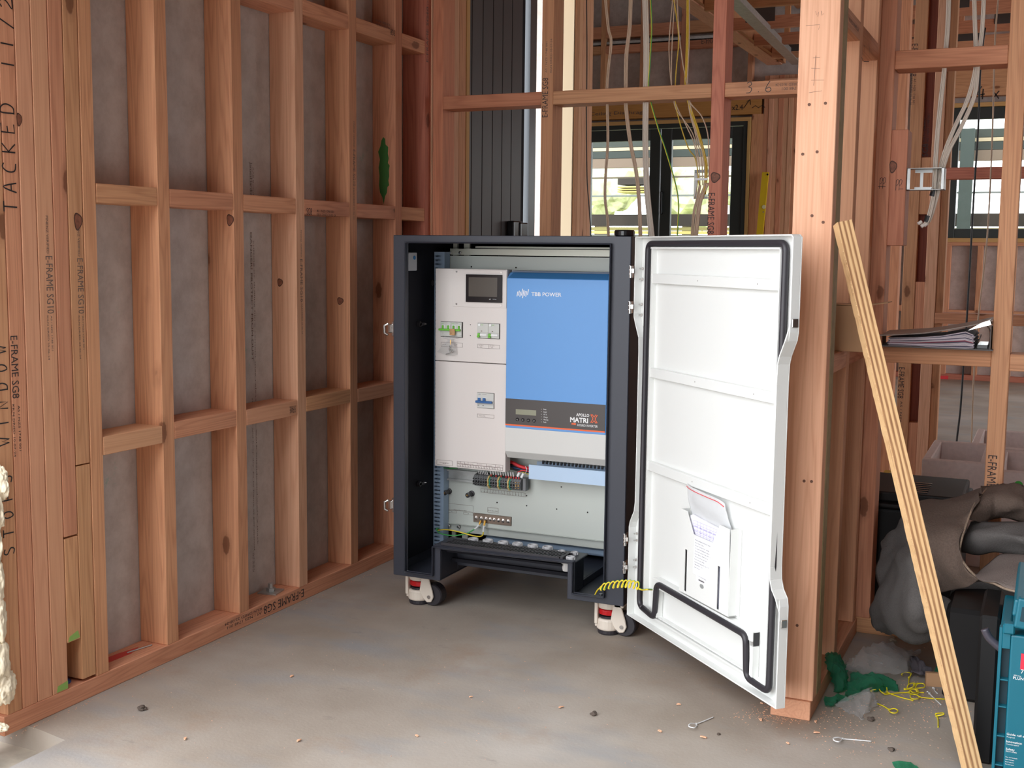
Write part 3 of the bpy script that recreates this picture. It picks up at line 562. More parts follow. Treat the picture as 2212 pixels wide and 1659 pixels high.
for i, (x0, x1) in enumerate(((-.814, -.602), (-.554, -.332), (-.284, -.052), (-.004, .248), (.296, .548))): timber(wf, 'nogging', x0, x1, YF, YF+.09, .56, .61, 'x')
timber(wf, 'sill_plate', WX0-.05, WX1+.05, YF, YF+.09, 1.17, 1.21, 'x'); timber(wf, 'nogging', -2.12, -1.7, YF, YF+.09, 2.25, 2.30, 'x')
lw_ = timber(wf, 'lintel', WX0-.10, WX1+.1, YF-.002, YF+.088, 2.44, 2.86, 'x', PINE)
scrawl(lw_, '4x30', atY(2110, 215, YF-.004), (1, 0, 0), up_, .11, .12, wd=.009)
for x in (-.86, -.3): timber(wf, 'stud', x, x+.05, YF, YF+.09, 2.87, 3.3)
text(lint, 'Ceiling Diaphragm', atY(1274, 250, YF-.004), (1, 0, 0), up_, .035, INKG, width=.60); text(lint, '1x2.4', atY(1577, 238, YF-.004), (1, 0, 0), up_, .05, INK, width=.12); scrawl(lint, '', atY(1606, 234, YF-.004), (1, 0, 0), up_, .05, .1, wd=.006, polys=[[(0, 0), (.06, .08), (.03, .06)], [(.06, .08), (.065, .03)], [(.08, .0), (.11, .02), (.14, .0), (.17, .02), (.2, 0)]])
text(wf, 'E-FRAME', atY(1515, 95, YF-.001), (1, 0, 0), up_, .05, INKG, width=.2)
# red spray L on the floor edge
scrawl(wf, '', atY(2012, 816, YF-.003), (1, 0, 0), up_, .05, .1, m=mat('bright_red_spray', (.85, .06, .07), .6), wd=.05, polys=[[(0, .12), (0, .0), (.14, .0)]])
# glazed double doors
d2 = st('door_2', (-3.48, YF, 0), 'glazed dark aluminium double doors in the far wall', 'door')
def framed(root, x0, x1, z0, z1, t, y0, y1, tb=None):
    tb = tb or t; fn_ = lambda u, v, d: Vector((u, d, v)); b = MB()
    b.box(x0, x0+t, y0, y1, z0, z1); b.box(x1-t, x1, y0, y1, z0, z1); b.box(x0+t, x1-t, y0, y1, z1-t, z1); b.box(x0+t, x1-t, y0, y1, z0, z0+tb); b.build('door_leaf' if root is d2 else 'window_frame', ALU, root, bevel=.003)
    part(root, 'glass_pane', GLASS, x0+t, x1-t, (y0+y1)/2-.003, (y0+y1)/2+.003, z0+tb, z1-t)
part(d2, 'door_frame', ALU, DX0, DX0+.04, YF, YF+.09, 0, DZ); part(d2, 'door_frame', ALU, DX1-.04, DX1, YF, YF+.09, 0, DZ); part(d2, 'door_frame', ALU, DX0+.04, DX1-.04, YF, YF+.09, DZ-.04, DZ)
mx_ = -3.475
framed(d2, DX0+.042, mx_-.004, .01, DZ-.045, .105, YF+.01, YF+.055, .12); framed(d2, mx_+.004, DX1-.042, .01, DZ-.045, .105, YF+.01, YF+.055, .12)
h0 = atY(1432, 438, YF-.03); MB().tube([h0+Vector((-.02, .04, .10)), h0+Vector((-.02, 0, .10)), h0+Vector((-.02, 0, -.10)), h0+Vector((-.02, .04, -.10))], .011, 8).build('door_handle', GLOSSB, d2)
w1 = st('window_1', (0, YF, WZ0), 'dark framed window in the far wall at the right edge', 'window')
timber(w1, 'window_reveal', WX0-.035, WX0, YF-.01, YF+.09, WZ0-.035, WZ1+.035, m=JAMB); timber(w1, 'window_reveal', WX0, WX1, YF-.01, YF+.09, WZ1, WZ1+.035, 'x', JAMB); timber(w1, 'window_reveal', WX0, WX1, YF-.01, YF+.09, WZ0-.035, WZ0, 'x', JAMB)
framed(w1, WX0+.001, WX1, WZ0+.001, WZ1-.001, .10, YF+.02, YF+.07, .08)
# ---- roof over everything, front beam, trusses
tag(MB().box(-6, 7.2, 1.75, 11.4, 4.0, 4.1).build('ceiling', mat('brown_underlay', (.22, .12, .08), .9)), 'dark roof underlay over the open house frame', 'ceiling', kind='structure')
tag(MB().box(-2.6, 7.2, 1.62, 1.76, 2.1, 4.1).build('beam', ROOFW), 'deep timber beam above the open garage front', 'beam', kind='structure')
tag(MB().box(3.6, 3.7, 1.6, 6.4, -.1, 4.1).build('wall_outer', SHEET), 'grey sheet outer wall of the house on the far right out of view', 'wall', kind='structure')
tag(MB().box(-5.3, -5.2, 5.5, 11.4, -.1, 4.1).build('wall_outer', SHEET), 'grey sheet end wall of the far room out of view on the left', 'wall', kind='structure')
tag(MB().box(XL-.11, XL-.101, 1.75, 4.0, 2.5, 4.1).build('wall_gable', SHEET), 'grey sheet closing the left wall above its top plate', 'wall', kind='structure')
cl = thing('ceiling_frame', (-1, 9, 2.8), 'timber ceiling trusses with dark nail plates over the far room', 'ceiling', kind='structure')
timber(cl, 'ceiling_beam', -2.475, -2.34, 4.8, YF-.01, 2.79, 2.90, 'y', PINE_PALE); part(cl, 'beam_flange', PINE_RED, -2.345, -2.31, 4.8, YF-.01, 2.80, 2.93)
# steel brace
b = MB(); p0, p1 = atY(1585, 5, 7.3), atY(1722, 140, 10.9); dv = (p1-p0).normalized(); sd = Vector((0, 0, 1)).cross(dv).normalized(); upv = dv.cross(sd)
b.prism([(-.045, 0), (.045, 0), (.045, .006), (.006, .006), (.006, .09), (0, .09), (0, .006), (-.045, .006)], lambda u, v, d: p0+sd*u+upv*v+dv*d, -1.0, (p1-p0).length).build('steel_brace', GALV, cl)
for i, Y in enumerate((5.9, 6.7, 7.56, 8.23, 9.02, 9.73, 10.4)):
    timber(cl, 'truss_chord', -2.30, 3.5, Y, Y+.045, 2.75, 2.84, 'x', ROOFW if i % 2 else PINE)
    for k in range(4):
        x = -2.2+k*1.35+.35*(i % 2); part(cl, 'nail_plate', mat('dull_nail_plate', (.09, .08, .075), .5, metal=.5), x, x+.22, Y-.003, Y, 2.80, 2.95)
        L_ = timber(cl, 'truss_web', x, x+.045, Y, Y+.035, 2.84, 3.5, m=ROOFW)
part(cl, 'timber_ceiling_battens', ROOFW, -2.3, 3.5, 5.6, 11, 3.30, 3.33)
for i in range(11): timber(cl, 'ceiling_batten', -2.2+.5*i, -2.13+.5*i, 5.7, 10.9, 3.25, 3.295, 'y', ROOFW)
# post at the end of the beam, with stacked blocks
timber(cl, 'post_block', -2.44, -2.06, YF-.06, YF-.01, 2.50, 2.66, 'x', PINE_PALE)
# ================================================================ THE CABINET
FY = 3.025
cab = thing('inverter_cabinet', (-1.39, 3.3, 0), 'charcoal steel cabinet on castors with its white door swung open', 'cabinet')
fz = lambda u, v, d: Vector((u, d, v))
b = MB()                                   # front frame
CX0, CX1, CZ0, CZ1 = -1.757, -1.027, .108, 1.123
outer = [(CX0, CZ0), (CX0, CZ1), (CX1, CZ1), (CX1, CZ0), (-1.194, CZ0), (-1.194, .209), (-1.598, .203), (-1.598, CZ0)]
inner = [(-1.709, .126), (-1.709, 1.100), (-1.084, 1.100), (-1.084, .130), (-1.173, .130), (-1.173, .220), (-1.621, .214), (-1.621, .126)]
n = 8; V = [fz(u, v, d) for d in (FY, FY+.006) for P_ in (outer, inner) for u, v in P_]; Fc = []
for i in range(n):
    j = (i+1) % n; Fc += [(i, j, n+j, n+i), (2*n+i, 3*n+i, 3*n+j, 2*n+j), (i, 2*n+i, 2*n+j, j), (n+i, n+j, 3*n+j, 3*n+i)]
b.add(V, Fc)
b.ring(inset(inner, -.004), .003, fz, FY-.014, FY)     # raised lip round the opening
b.box(CX0, CX0+.006, FY+.006, 3.74, CZ0, CZ1); b.box(CX1-.006, CX1, FY+.006, 3.74, CZ0, CZ1); b.box(CX0+.006, CX1-.006, FY+.006, 3.74, CZ1-.005, CZ1)
b.box(CX0+.006, -1.598, FY+.006, 3.734, CZ0, CZ0+.005); b.box(-1.194, CX1-.006, FY+.006, 3.734, CZ0, CZ0+.005); b.box(-1.598, -1.194, 3.14, 3.734, CZ0+.022, CZ0+.027); b.box(-1.603, -1.598, 3.141, 3.734, CZ0+.005, CZ0+.027); b.box(-1.194, -1.189, 3.141, 3.734, CZ0+.005, CZ0+.027)
b.box(-1.603, -1.598, FY+.006, 3.14, CZ0+.005, .198); b.box(-1.194, -1.189, FY+.006, 3.14, CZ0+.005, .204); b.box(-1.603, -1.189, 3.136, 3.141, CZ0+.022, .206); b.box(-1.621, -1.173, FY+.006, 3.136, .2105, .2155)
b.box(CX0+.006, CX1-.006, 3.735, 3.74, CZ0+.027, CZ1-.005)
b.build('housing', BLACKP, cab, bevel=.0015)
b = MB(); b.box(CX0+.0065, CX0+.009, 3.04, 3.73, .14, 1.11); b.box(CX1-.009, CX1-.0065, 3.04, 3.73, .14, 1.11); b.box(CX0+.012, CX1-.012, 3.728, 3.732, .14, 1.11); b.box(CX0+.012, CX1-.012, 3.04, 3.73, 1.108, 1.112); b.build('inner_lining', INBLACK, cab)
b = MB(); b.box(-1.60, -1.21, 3.10, 3.112, .150, .160); b.box(-1.585, -1.22, 3.045, 3.125, .193, .199); b.build('tray_under_shelf', INBLACK, cab)
# grille on the shelf
b = MB()
for i in range(40):
    x = -1.590+i*.0093
    for (y0, y1, dx) in ((3.036, 3.062, 0), (3.062, 3.088, .0045)): b.prism([(x+dx, y0), (x+dx+.0045, y0), (x+dx+.0045+.005, y1), (x+dx+.005, y1)], lambda u, v, d: Vector((u, v, d)), .2157, .2235)
b.box(-1.598, -1.222, 3.030, 3.034, .2157, .224); b.box(-1.592, -1.208, 3.0605, 3.0635, .2157, .224); b.box(-1.588, -1.205, 3.088, 3.091, .2157, .224); b.box(-1.220, -1.212, 3.032, 3.09, .2157, .224)
b.build('shelf_grille', RUBBER, cab)
def gland(x, y, z, r=.0145, dn_=False):
    b = MB(); b.lathe((x, y, z), (0, 0, 1), [(r, 0), (r, .006), (r*.93, .008), (r*.72, .008), (r*.70, .003)], 18)
    for k in range(6):
        a = math.pi*k/3; b.box(-.003, .003, -.0015, .0015, 0, .006, Matrix.Translation((x+math.cos(a)*r, y+math.sin(a)*r, z)) @ Matrix.Rotation(a+math.pi/2, 4, 'Z'))
    b.build('cable_gland', GREYG, cab)
for px, py in ((1021, 1166), (1053, 1169), (1086, 1173), (1117, 1176), (1150, 1180), (1182, 1184)):
    c = at(px, py-2, 2, .222); gland(c.x, c.y+.004, .2157, .0150)
for px, py, r in ((1213, 1190, .0105), (1241, 1193, .0105), (1233, 1203, .0125)):
    c = at(px, py, 2, .222); gland(c.x, c.y, .2157, r)
c = Vector((-1.212, 3.062, .205)); MB().lathe(c, (0, 0, -1), [(.016, 0), (.016, .004), (.0125, .004), (.0125, .020), (.011, .026), (.009, .028)], 8).build('cable_gland', mat('gland_white', (.62, .60, .58), .5), cab)
# rail, posts, backplate
b = MB(); RX0, RX1, RY = -1.7495, -1.712, 3.262
RZ = [.150+.0125*i for i in range(76)]
zt = at(930, 544, 1, RY).z
b.box(RX0, RX0+.005, RY, RY+.003, .14, zt); b.box(RX1-.0125, RX1, RY, RY+.003, .14, zt)
zp = .14
for z in RZ:
    if z > zt-.01: break
    b.box(RX0+.005, RX1-.0125, RY, RY+.003, zp, z-.0024); zp = z+.0024
b.box(RX0+.005, RX1-.0125, RY, RY+.003, zp, zt); b.box(RX0, RX0+.002, RY+.003, RY+.05, .14, zt); b.box(RX1-.002, RX1, RY+.003, RY+.035, .14, zt); b.box(RX0+.003, RX1-.003, RY+.020, RY+.022, .14, zt)
b.build('slotted_rail', RAIL, cab)
PY = 3.30
pz0, pz1 = .214, 1.064; px0, px1 = -1.722, -1.04
b = MB(); b.box(px0, px1, PY, PY+.003, pz0, pz1); b.box(px0, px1, PY-.008, PY, pz0, pz0+.0015); b.build('backplate', PLATE, cab, bevel=.0006)
b = MB(); b.box(-1.715, px1, PY+.004, PY+.02, pz1+.003, pz1+.022); b.box(-1.64, px1, PY+.03, PY+.034, pz1+.024, pz1+.030); b.box(-1.712, -1.698, PY+.02, PY+.03, .13, 1.11); b.box(-1.675, -1.655, PY+.02, PY+.03, .13, 1.11); b.build('mounting_post', mat('zinc_bracket', (.52, .52, .45), .4, metal=.5), cab)
b = MB(); zr = pz0-.016
b.box(-1.715, px1, PY+.004, PY+.02, pz0-.026, pz0-.002); b.build('bottom_rail', PLATE, cab)
b = MB(); b.cyl((-1.60, PY+.05, pz0-.05), (px1, PY+.05, pz0-.05), .012, 12); b.box(-1.2, px1, PY+.05, PY+.06, .145, .165); b.box(-1.2, px1, PY+.08, PY+.085, .15, .20); b.build('cross_tube', RAIL, cab)
def rz(x, y, Y=PY): return atY(x, y, Y)
def E6(x, y): return (920+x/5.53, 980+y/5.53)
def Q(x, y, Y=PY): return atY(*E6(x, y), Y)
def P6(x, y): return (820+x/5.927, 480+y/5.927)
for p_ in ((395, 862), (280, 852)): c = Q(*p_, PY); MB().lathe(c+Vector((0, -.006, -.002)), (0, -1, 0), [(.0055, -.004), (.0055, 0), (.003, .001)], 6).build('bolt', STEEL, cab)
for p_ in (P6(905, 393), P6(1030, 393)): c = atY(*p_, PY); MB().lathe(c, (0, -1, 0), [(.0055, -.004), (.0055, .002), (.003, .003)], 6).build('bolt', STEEL, cab)
for p_ in ((1618, 397), (1204, 621), (1563, 661), (1932, 700), (851, 583), (1204, 502)): c = Q(*p_); MB().cyl(c+Vector((0, -.0012, 0)), c, .0022, 10).build('plate_hole', GLOSSB, cab)
for p_ in (P6(1176, 571), P6(1747, 581)): c = atY(*p_, PY); MB().cyl(c+Vector((0, -.0012, 0)), c, .0024, 10).build('plate_hole', GLOSSB, cab)
# labels on the backplate
xh = (1, 0, 0); zh = (0, 0, 1)
def frame_line(par, u0, u1, z0, z1, Y, m=INKG, t=.0007, cols=()):
    b = MB()
    for (a_, b_, c_, d_) in ((u0, u1, z0, z0+t), (u0, u1, z1-t, z1), (u0, u0+t, z0, z1), (u1-t, u1, z0, z1)): b.box(a_, b_, Y-.0006, Y-.0002, c_, d_)
    for c_ in cols: b.box(c_, c_+t, Y-.0006, Y-.0002, z0, z1)
    b.build('label_frame', m, par)
def qtext(par, s, x, y, x1, h, Y=PY, m=INKG): a_ = Q(x, y, Y); text(par, s, a_, xh, zh, h, m, width=Q(x1, y, Y).x-a_.x)
a, c = Q(260, 690), Q(566, 740); frame_line(cab, a.x, c.x, Q(560, 700).z+.0, Q(560, 660).z+.010, PY); qtext(cab, 'External Battery MCB', 335, 672, 487, .003)
frame_line(cab, a.x, Q(370, 0).x, Q(260, 700).z+.0, Q(260, 676).z+.001, PY); frame_line(cab, Q(456, 0).x, c.x, Q(566, 737).z, Q(566, 708).z, PY); text(cab, '-', Q(302, 700), xh, zh, .006, INK, width=.005); text(cab, '+', Q(500, 727), xh, zh, .006, INK)
a, c = Q(738, 700), Q(865, 700); frame_line(cab, a.x, c.x, Q(800, 706).z, Q(800, 645).z, PY); qtext(cab, 'Earth Bus Bar', 742, 682, 860, .0035)
a, c = Q(655, 460), Q(1192, 510); frame_line(cab, a.x, c.x, Q(900, 487).z, Q(900, 440).z, PY, cols=[a.x+.004+(c.x-a.x)*k/16 for k in range(1, 16)])
for i, s in enumerate(['A', 'B', 'NC', 'C', 'NO', 'C', 'L', 'PE', 'N', 'L', 'PE', 'N', 'L', 'PE', 'N', '+', '-']): text(cab, s, Vector((a.x+.002+(c.x-a.x)*i/17, PY, Q(900, 480).z)), xh, zh, .0035, INK, width=.0035 if len(s) > 1 else None)
# latches, hinges, castors, vent cap
for z in (.848, .318):
    b = MB(); x0 = CX0; b.box(x0-.012, x0, 3.035, 3.06, z-.022, z+.022); b.box(x0-.020, x0-.010, 3.028, 3.045, z-.012, z+.014); b.tube([(x0-.018, 3.03, z+.016), (x0-.030, 3.025, z+.010), (x0-.030, 3.025, z-.012), (x0-.020, 3.03, z-.018)], .004, 8); b.build('latch', STEEL, cab, bevel=.002)
HD = Vector((-1.016, 3.022, 0)); DU = Vector((.7168, -.6973, 0)); DNn = Vector((.6973, .7168, 0))
def hingez(px, py): return at(px, py, 1, 3.02).z
for py in (587, 664, 1166, 1226):
    z = hingez(1364, py); b = MB()
    for k in range(3): b.cyl(Vector((-1.0215, 3.010, z-.016+k*.0108)), Vector((-1.0215, 3.010, z-.0062+k*.0108)), .0042, 10)
    b.box(-1.0265, -1.0225, 3.012, 3.04, z-.016, z+.016); b.box(-1.021, -1.012, 3.0075, 3.0105, z-.003, z+.008); b.build('hinge', STEEL, cab)
c = atY(1349, 509, 3.30); MB().lathe((c.x, 3.30, 1.123), (0, 0, 1), [(.024, 0), (.026, .004), (.030, .006), (.030, .018), (.027, .022)], 24).build('vent_cap', GLOSSB, cab)
def caster(x, y):
    r = MB(); r.lathe((x, y, .012), (0, 0, 1), [(.031, 0), (.035, .004), (.035, .028), (.032, .034)], 24); r.lathe((x, y, .078), (0, 0, 1), [(.030, -.004), (.033, .004), (.033, .022), (.034, .028)], 20); r.box(x-.034, x-.024, y-.030, y-.012, .03, .10)
    r.box(x-.038, x+.050, y-.03, y+.03, .104, .108); r.box(x-.035, x-.026, y-.022, y+.022, .02, .10)
    arm = [(.014, .045), (.024, .104), (.040, .104), (.058, .050), (.062, .030), (.054, .014), (.040, .012), (.028, .022)]
    for yy_ in (y-.028, y+.022): r.prism([(x+u, v) for u, v in arm], lambda u, v, d: Vector((u, d, v)), yy_, yy_+.007)
    r.box(x+.024, x+.052, y-.028, y+.028, .084, .100)
    root = r.build('caster', CREAM, cab, bevel=.0018)
    MB().lathe((x, y, .042), (0, 0, 1), [(.026, 0), (.026, .010)], 20).build('black_nut', RUBBER, root)
    k = MB(); k.lathe((x, y, .056), (0, 0, 1), [(.027, 0), (.0295, .002), (.0295, .014), (.027, .016)], 14); k.build('red_adjuster', REDK, root, bevel=.001)
    k = MB(); k.lathe((x, y, 0), (0, 0, 1), [(.030, 0), (.032, .004), (.032, .012)], 20); k.build('rubber_foot', RUBBER, root)
    k = MB(); k.lathe((x+.052, y-.019, .034), (0, 1, 0), [(.018, .002), (.018, 0), (.031, 0), (.034, .004), (.034, .034), (.031, .038)], 28); k.build('wheel', RUBBER, root, smooth=False)
    MB().cyl((x+.048, y-.031, .030), (x+.048, y-.027, .030), .0055, 12).build('axle_bolt', STEEL, root)
caster(-1.722, 3.125); caster(-1.098, 3.110); caster(-1.722, 3.665); caster(-1.098, 3.665)
# ---------------- door
def DL(x, y, n_=0.):
    o = HD+DNn*n_-Vector((0, 0, CAMH)); d = ray(x, y); t = o.dot(DNn)/d.dot(DNn); q = Vector((0, 0, CAMH))+d*t
    return ((q-HD).dot(DU), q.z)
def dp(u, v, d): return HD+DU*u+DNn*d+Vector((0, 0, v))
def da(x, y, n_=.02): return DL(1330+x/3.13, 490+y/3.13, n_)
def db(x, y, n_=.02): return DL(1330+x/2.765, 980+y/2.765, n_)
TH = .024
oul = [(.001, .088), (.001, .335), (.006, .352), (.028, .385), (.033, .41), (.034, .50), (.034, .82), (.032, .855), (.010, .892), (.002, .908), (.001, .93), (.001, 1.122), (.714, 1.122), (.722, 1.116)]
oul += [(.722, .915), (.718, .897), (.699, .862), (.694, .845), (.692, .80), (.692, .40), (.694, .372), (.702, .352), (.718, .335), (.722, .318), (.722, .088)]
door = MB(); door.prism(oul, dp, TH-.003, TH); door.ring(oul, .0035, dp, 0, TH-.003)
wseg = [p_ for p_ in oul if p_[0] > .69 and .33 < p_[1] < .90]
wseg = [(.722, .93)]+wseg+[(.722, .305)]
for i in range(len(wseg)-1):
    (u0, z0_), (u1, z1_) = wseg[i], wseg[i+1]; n0 = 0 if i == 0 else -.008; n1 = 0 if i == len(wseg)-2 else -.008
    door.add([dp(u0-.0036, z0_, n0), dp(u0, z0_, n0), dp(u1, z1_, n1), dp(u1-.0036, z1_, n1), dp(u0-.0036, z0_, .002), dp(u0, z0_, .002), dp(u1, z1_, .002), dp(u1-.0036, z1_, .002)], [(0, 1, 2, 3), (4, 7, 6, 5), (0, 4, 5, 1), (2, 6, 7, 3), (1, 5, 6, 2), (0, 3, 7, 4)])
dr = door.build('door_panel', WHITEP, cab, bevel=.0008); tag(dr, 'white door shell with waisted sides', None)
led = [(.012, .100), (.012, .33), (.038, .39), (.042, .5), (.042, .82), (.038, .862), (.012, .912), (.012, 1.112), (.706, 1.112), (.706, .905), (.682, .86), (.682, .38), (.706, .325), (.706, .100)]
# inner frame: channel the gasket sits in
def dbox(b, u0, u1, z0, z1, n0, n1): b.add([dp(u, z, n_) for n_ in (n0, n1) for z in (z0, z1) for u in (u0, u1)], [(0, 2, 3, 1), (4, 5, 7, 6), (0, 1, 5, 4), (2, 6, 7, 3), (0, 4, 6, 2), (1, 3, 7, 5)])
g0 = [da(215, 105), da(1145, 105)]
b = MB(); iu0, iu1, iz0, iz1 = da(240, 400, .008)[0], da(1118, 400, .008)[0], .120, da(600, 138, .008)[1]
dbox(b, iu0, iu0+.004, iz0, iz1, .006, .021); dbox(b, iu1-.004, iu1, iz0, iz1, .004, .021); dbox(b, iu0, iu1, iz1-.004, iz1, .004, .021); dbox(b, iu0, iu1, iz0, iz0+.004, .004, .021)
b.build('inner_flange', WHITEP, dr)
for z0 in (1.001, .755, .507): b = MB(); dbox(b, iu0+.002, iu1-.004, z0, z0+.025, .0085, .0205); b.build('crossbar', WHITEP, dr, bevel=.001)
for z0 in (1.001, .755, .507):
    for u in (.08, .32, .58): c = dp(u, z0+.0125, .0085); MB().lathe(c-DNn*.0003, -DNn, [(.0016, 0), (.0016, .0004)], 8).build('rivet', mat('rivet_grey', (.35, .33, .31), .5), dr)
b = MB(); z9 = db(860, 1070, .012)[1]; ub = db(245, 735, .012)[0]; ue = db(812, 1070, -.002)[0]; dbox(b, ub, ue, z9-.024, z9, .000, .0205); dbox(b, ub+.012, ub+.022, .128, z9-.024, .002, .0205); dbox(b, ue-.012, ue, .122, z9-.036, .002, .0205); b.build('bottom_beam', WHITEP, dr, bevel=.0008)
b = MB(); dbox(b, ue+.0002, ue+.0005, z9-.034, z9-.003, .003, .019); b.build('beam_end_opening', GLOSSB, dr)
b = MB(); dbox(b, ub+.022, ue-.012, .1262, .1300, .008, .0204); b.build('bottom_strip', WHITEP, dr)
gn = .0125; gl = da(214, 400, gn)[0]; gr = da(1142, 400, gn)[0]; gt = da(600, 112, gn)[1]
def G3(x, y, n_): a_ = db(x, y, n_); return (a_[0], a_[1], n_)
gp = [G3(142, 905, .004), (gl, gt, gn), (gr, gt, gn), G3(915, 1425, .004), G3(780, 1335, .002), G3(778, 1085, -.004), G3(245, 775, -.004), G3(232, 982, .002)]
def roundpath(pts, r, k=5):
    out = []; n = len(pts)
    for i in range(n):
        p0, p1, p2 = Vector(pts[i-1]), Vector(pts[i]), Vector(pts[(i+1) % n]); a = (p0-p1).normalized(); c = (p2-p1).normalized()
        for j in range(k+1): t = j/k; A = p1+a*r*(1-t); B = p1+c*r*t; out.append((p1+a*r)*(1-t)**2+p1*2*t*(1-t)+(p1+c*r)*t*t)
    return out
rp = roundpath(gp, .020); rp = rp+[rp[0]]
b = MB(); b.tube([dp(p_[0], p_[1], p_[2]) for p_ in rp], .0078, 10); b.build('gasket', RUBBER, dr, smooth=True)
for (u, z) in ((.012, hingez(1364, 580)), (.012, hingez(1364, 603)), (.012, hingez(1364, 657)), (.012, hingez(1364, 680)), (.014, .318), (.014, .299), (.012, .244), (.012, .224)):
    b = MB(); b.lathe(dp(u, z, .0205), -DNn, [(.0042, 0), (.0042, .003), (.0022, .004), (.0022, .010)], 6); b.build('hinge_bolt', STEEL, dr)
for z in (.935, .28):
    b = MB(); b.box(-.0015, .002, -.0075, .0075, -.009, .009, Matrix.Translation(dp(.7235, z, .011)) @ Matrix(((DU.x, DNn.x, 0), (DU.y, DNn.y, 0), (0, 0, 1))).to_4x4()); b.build('latch_keeper', STEEL, dr, bevel=.001)
# document pocket: measured at its own depth, so shifted against the door plane
PS = db(400, 315, -.004)[0]-db(400, 315, .01)[0]; _dp = dp
def dp(u, v, d): return _dp(u+PS, v, d)
# document pocket
pk = MB(); N0 = -.004
front = [(.267, .238), (.267, .447), (.297, .447), (.331, .396), (.420, .396), (.450, .446), (.494, .445), (.499, .238)]
# front sheet with two upright slots
def capsule(u, z0, z1, r): return [(u+r*math.cos(a), z1-r+r*math.sin(a)) for a in [math.pi*k/6 for k in range(7)]]+[(u+r*math.cos(a), z0+r+r*math.sin(a)) for a in [math.pi+math.pi*k/6 for k in range(7)]]
for (u0, u1, pl) in ((.267, .2905, None), (.3035, .4465, 0), (.4595, .499, None)): pass
def pkf(poly): pk.prism(poly, dp, N0, N0+.0015)
pkf([(.267, .238), (.267, .447), (.2925, .447), (.2925, .238)]); pkf([(.2925, .350), (.2925, .447), (.297, .447), (.3025, .439), (.3025, .350)]); pkf([(.2925, .238), (.2925, .244), (.3025, .244), (.3025, .238)])
pkf([(.3025, .238), (.3025, .439), (.331, .396), (.420, .396), (.447, .441), (.447, .238)]); pkf([(.447, .347), (.447, .441), (.450, .446), (.457, .446), (.457, .347)]); pkf([(.447, .238), (.447, .242), (.457, .242), (.457, .238)]); pkf([(.457, .238), (.457, .446), (.494, .445), (.499, .238)])
dbox(pk, .497, .4985, .238, .445, N0+.0015, .0205); dbox(pk, .267, .2685, .238, .447, N0+.0015, .0205); dbox(pk, .267, .4985, .238, .2395, N0+.0015, .0205); dbox(pk, .4985, .509, .238, .445, .0185, .0205)
pk.build('document_pocket', WHITEP, dr)
lb = MB(); lb.prism([(.337, .392), (.419, .396), (.413, .296), (.333, .300)], dp, N0-.0006, N0-.0001); lo = lb.build('paper_label', LABELW, dr)
lines = ['All-in-one Distribution Solar Power System', 'Model: Apollo Matrix', 'AC Input: 220/230/240VAC 50/60Hz', 'AC Output: 220/230/240VAC 50/60Hz', 'Solar Charge Controller: 120A MPPT x 2', 'Lithium Battery: LiFePO4 51.2V', 'Overcurrent Protection: 63A', 'Protection class: IP54', 'Operating temperature: -20 to 50', 'TBB POWER CO., LTD', 'Made in China']
for i, s in enumerate(lines): text(dr, s, dp(.341, .384-i*.0068, N0-.0006), DU, (0, 0, 1), .0026 if i else .0032, mat('label_ink', (.10, .09, .12), .6), width=min(.072, .0021*len(s)))
lb = MB(); lb.prism([(.349, .300), (.400, .300), (.399, .283), (.351, .284)], dp, N0-.0006, N0-.0001); lb.build('serial_label', LABELW, dr)
b = MB(); x = .362
for i in range(16): wv = random.choice((.0006, .0010, .0016)); dbox(b, x, x+wv, .2885, .2925, N0-.0009, N0-.0007); x += wv+.0008
b.build('barcode', INK, dr)
b = MB(); b.prism([(.377+.009*math.cos(2*math.pi*k/20), .278+.0055*math.sin(2*math.pi*k/20)) for k in range(20)], dp, N0-.0006, N0-.0001); b.build('oval_sticker', mat('sticker_grey', (.40, .42, .42), .4, metal=.4), dr)
# papers and bag in the pocket
pp = MB(); pp.prism([(.300, .245), (.300, .436), (.312, .441), (.452, .432), (.452, .245)], dp, .0035, .0075); ppo = pp.build('instruction_papers', PAPER); tag(ppo, 'folded printed papers tucked in the white door pocket', 'papers')
vi = mat('violet_print', (.42, .38, .68), .6); b = MB()
for z in (.428, .420, .413, .406, .398): dbox(b, .315, .44, z, z+.0006, .0030, .0034)
for u in (.318, .335, .35, .365, .38, .395, .41, .425, .438): dbox(b, u, u+.0006, .385, .428, .0030, .0034)
b.build('printed_table', vi, ppo)
for i in range(5): text(ppo, 'lliilil', dp(.322+.022*i, .402, .0034), DU, (0, 0, 1), .003, vi, width=.016, name='printed_words'); text(ppo, 'iilliil', dp(.322+.022*i, .414, .0034), DU, (0, 0, 1), .003, vi, width=.016, name='printed_words')
rows = [[dp(.278, .512, .004), dp(.30, .510, .000), dp(.34, .509, -.003), dp(.39, .506, -.001), dp(.43, .504, .001), dp(.452, .497, .006)],
        [dp(.283, .480, .006), dp(.31, .478, .003), dp(.35, .476, .001), dp(.40, .476, .002), dp(.44, .474, .004), dp(.462, .468, .009)],
        [dp(.292, .44, .011), dp(.32, .44, .010), dp(.36, .438, .009), dp(.41, .436, .010), dp(.455, .435, .010), dp(.478, .434, .012)],
        [dp(.30, .38, .013), dp(.32, .38, .012), dp(.36, .38, .011), dp(.41, .38, .012), dp(.455, .38, .012), dp(.475, .38, .013)]]
bag = cloth('zip_bag', rows, clear('milky_plastic', (.86, .87, .88), .50, .3), amp=.0018, freq=38, thick=.0006); tag(bag, 'translucent zip bag standing out of the white door pocket', 'plastic bag')
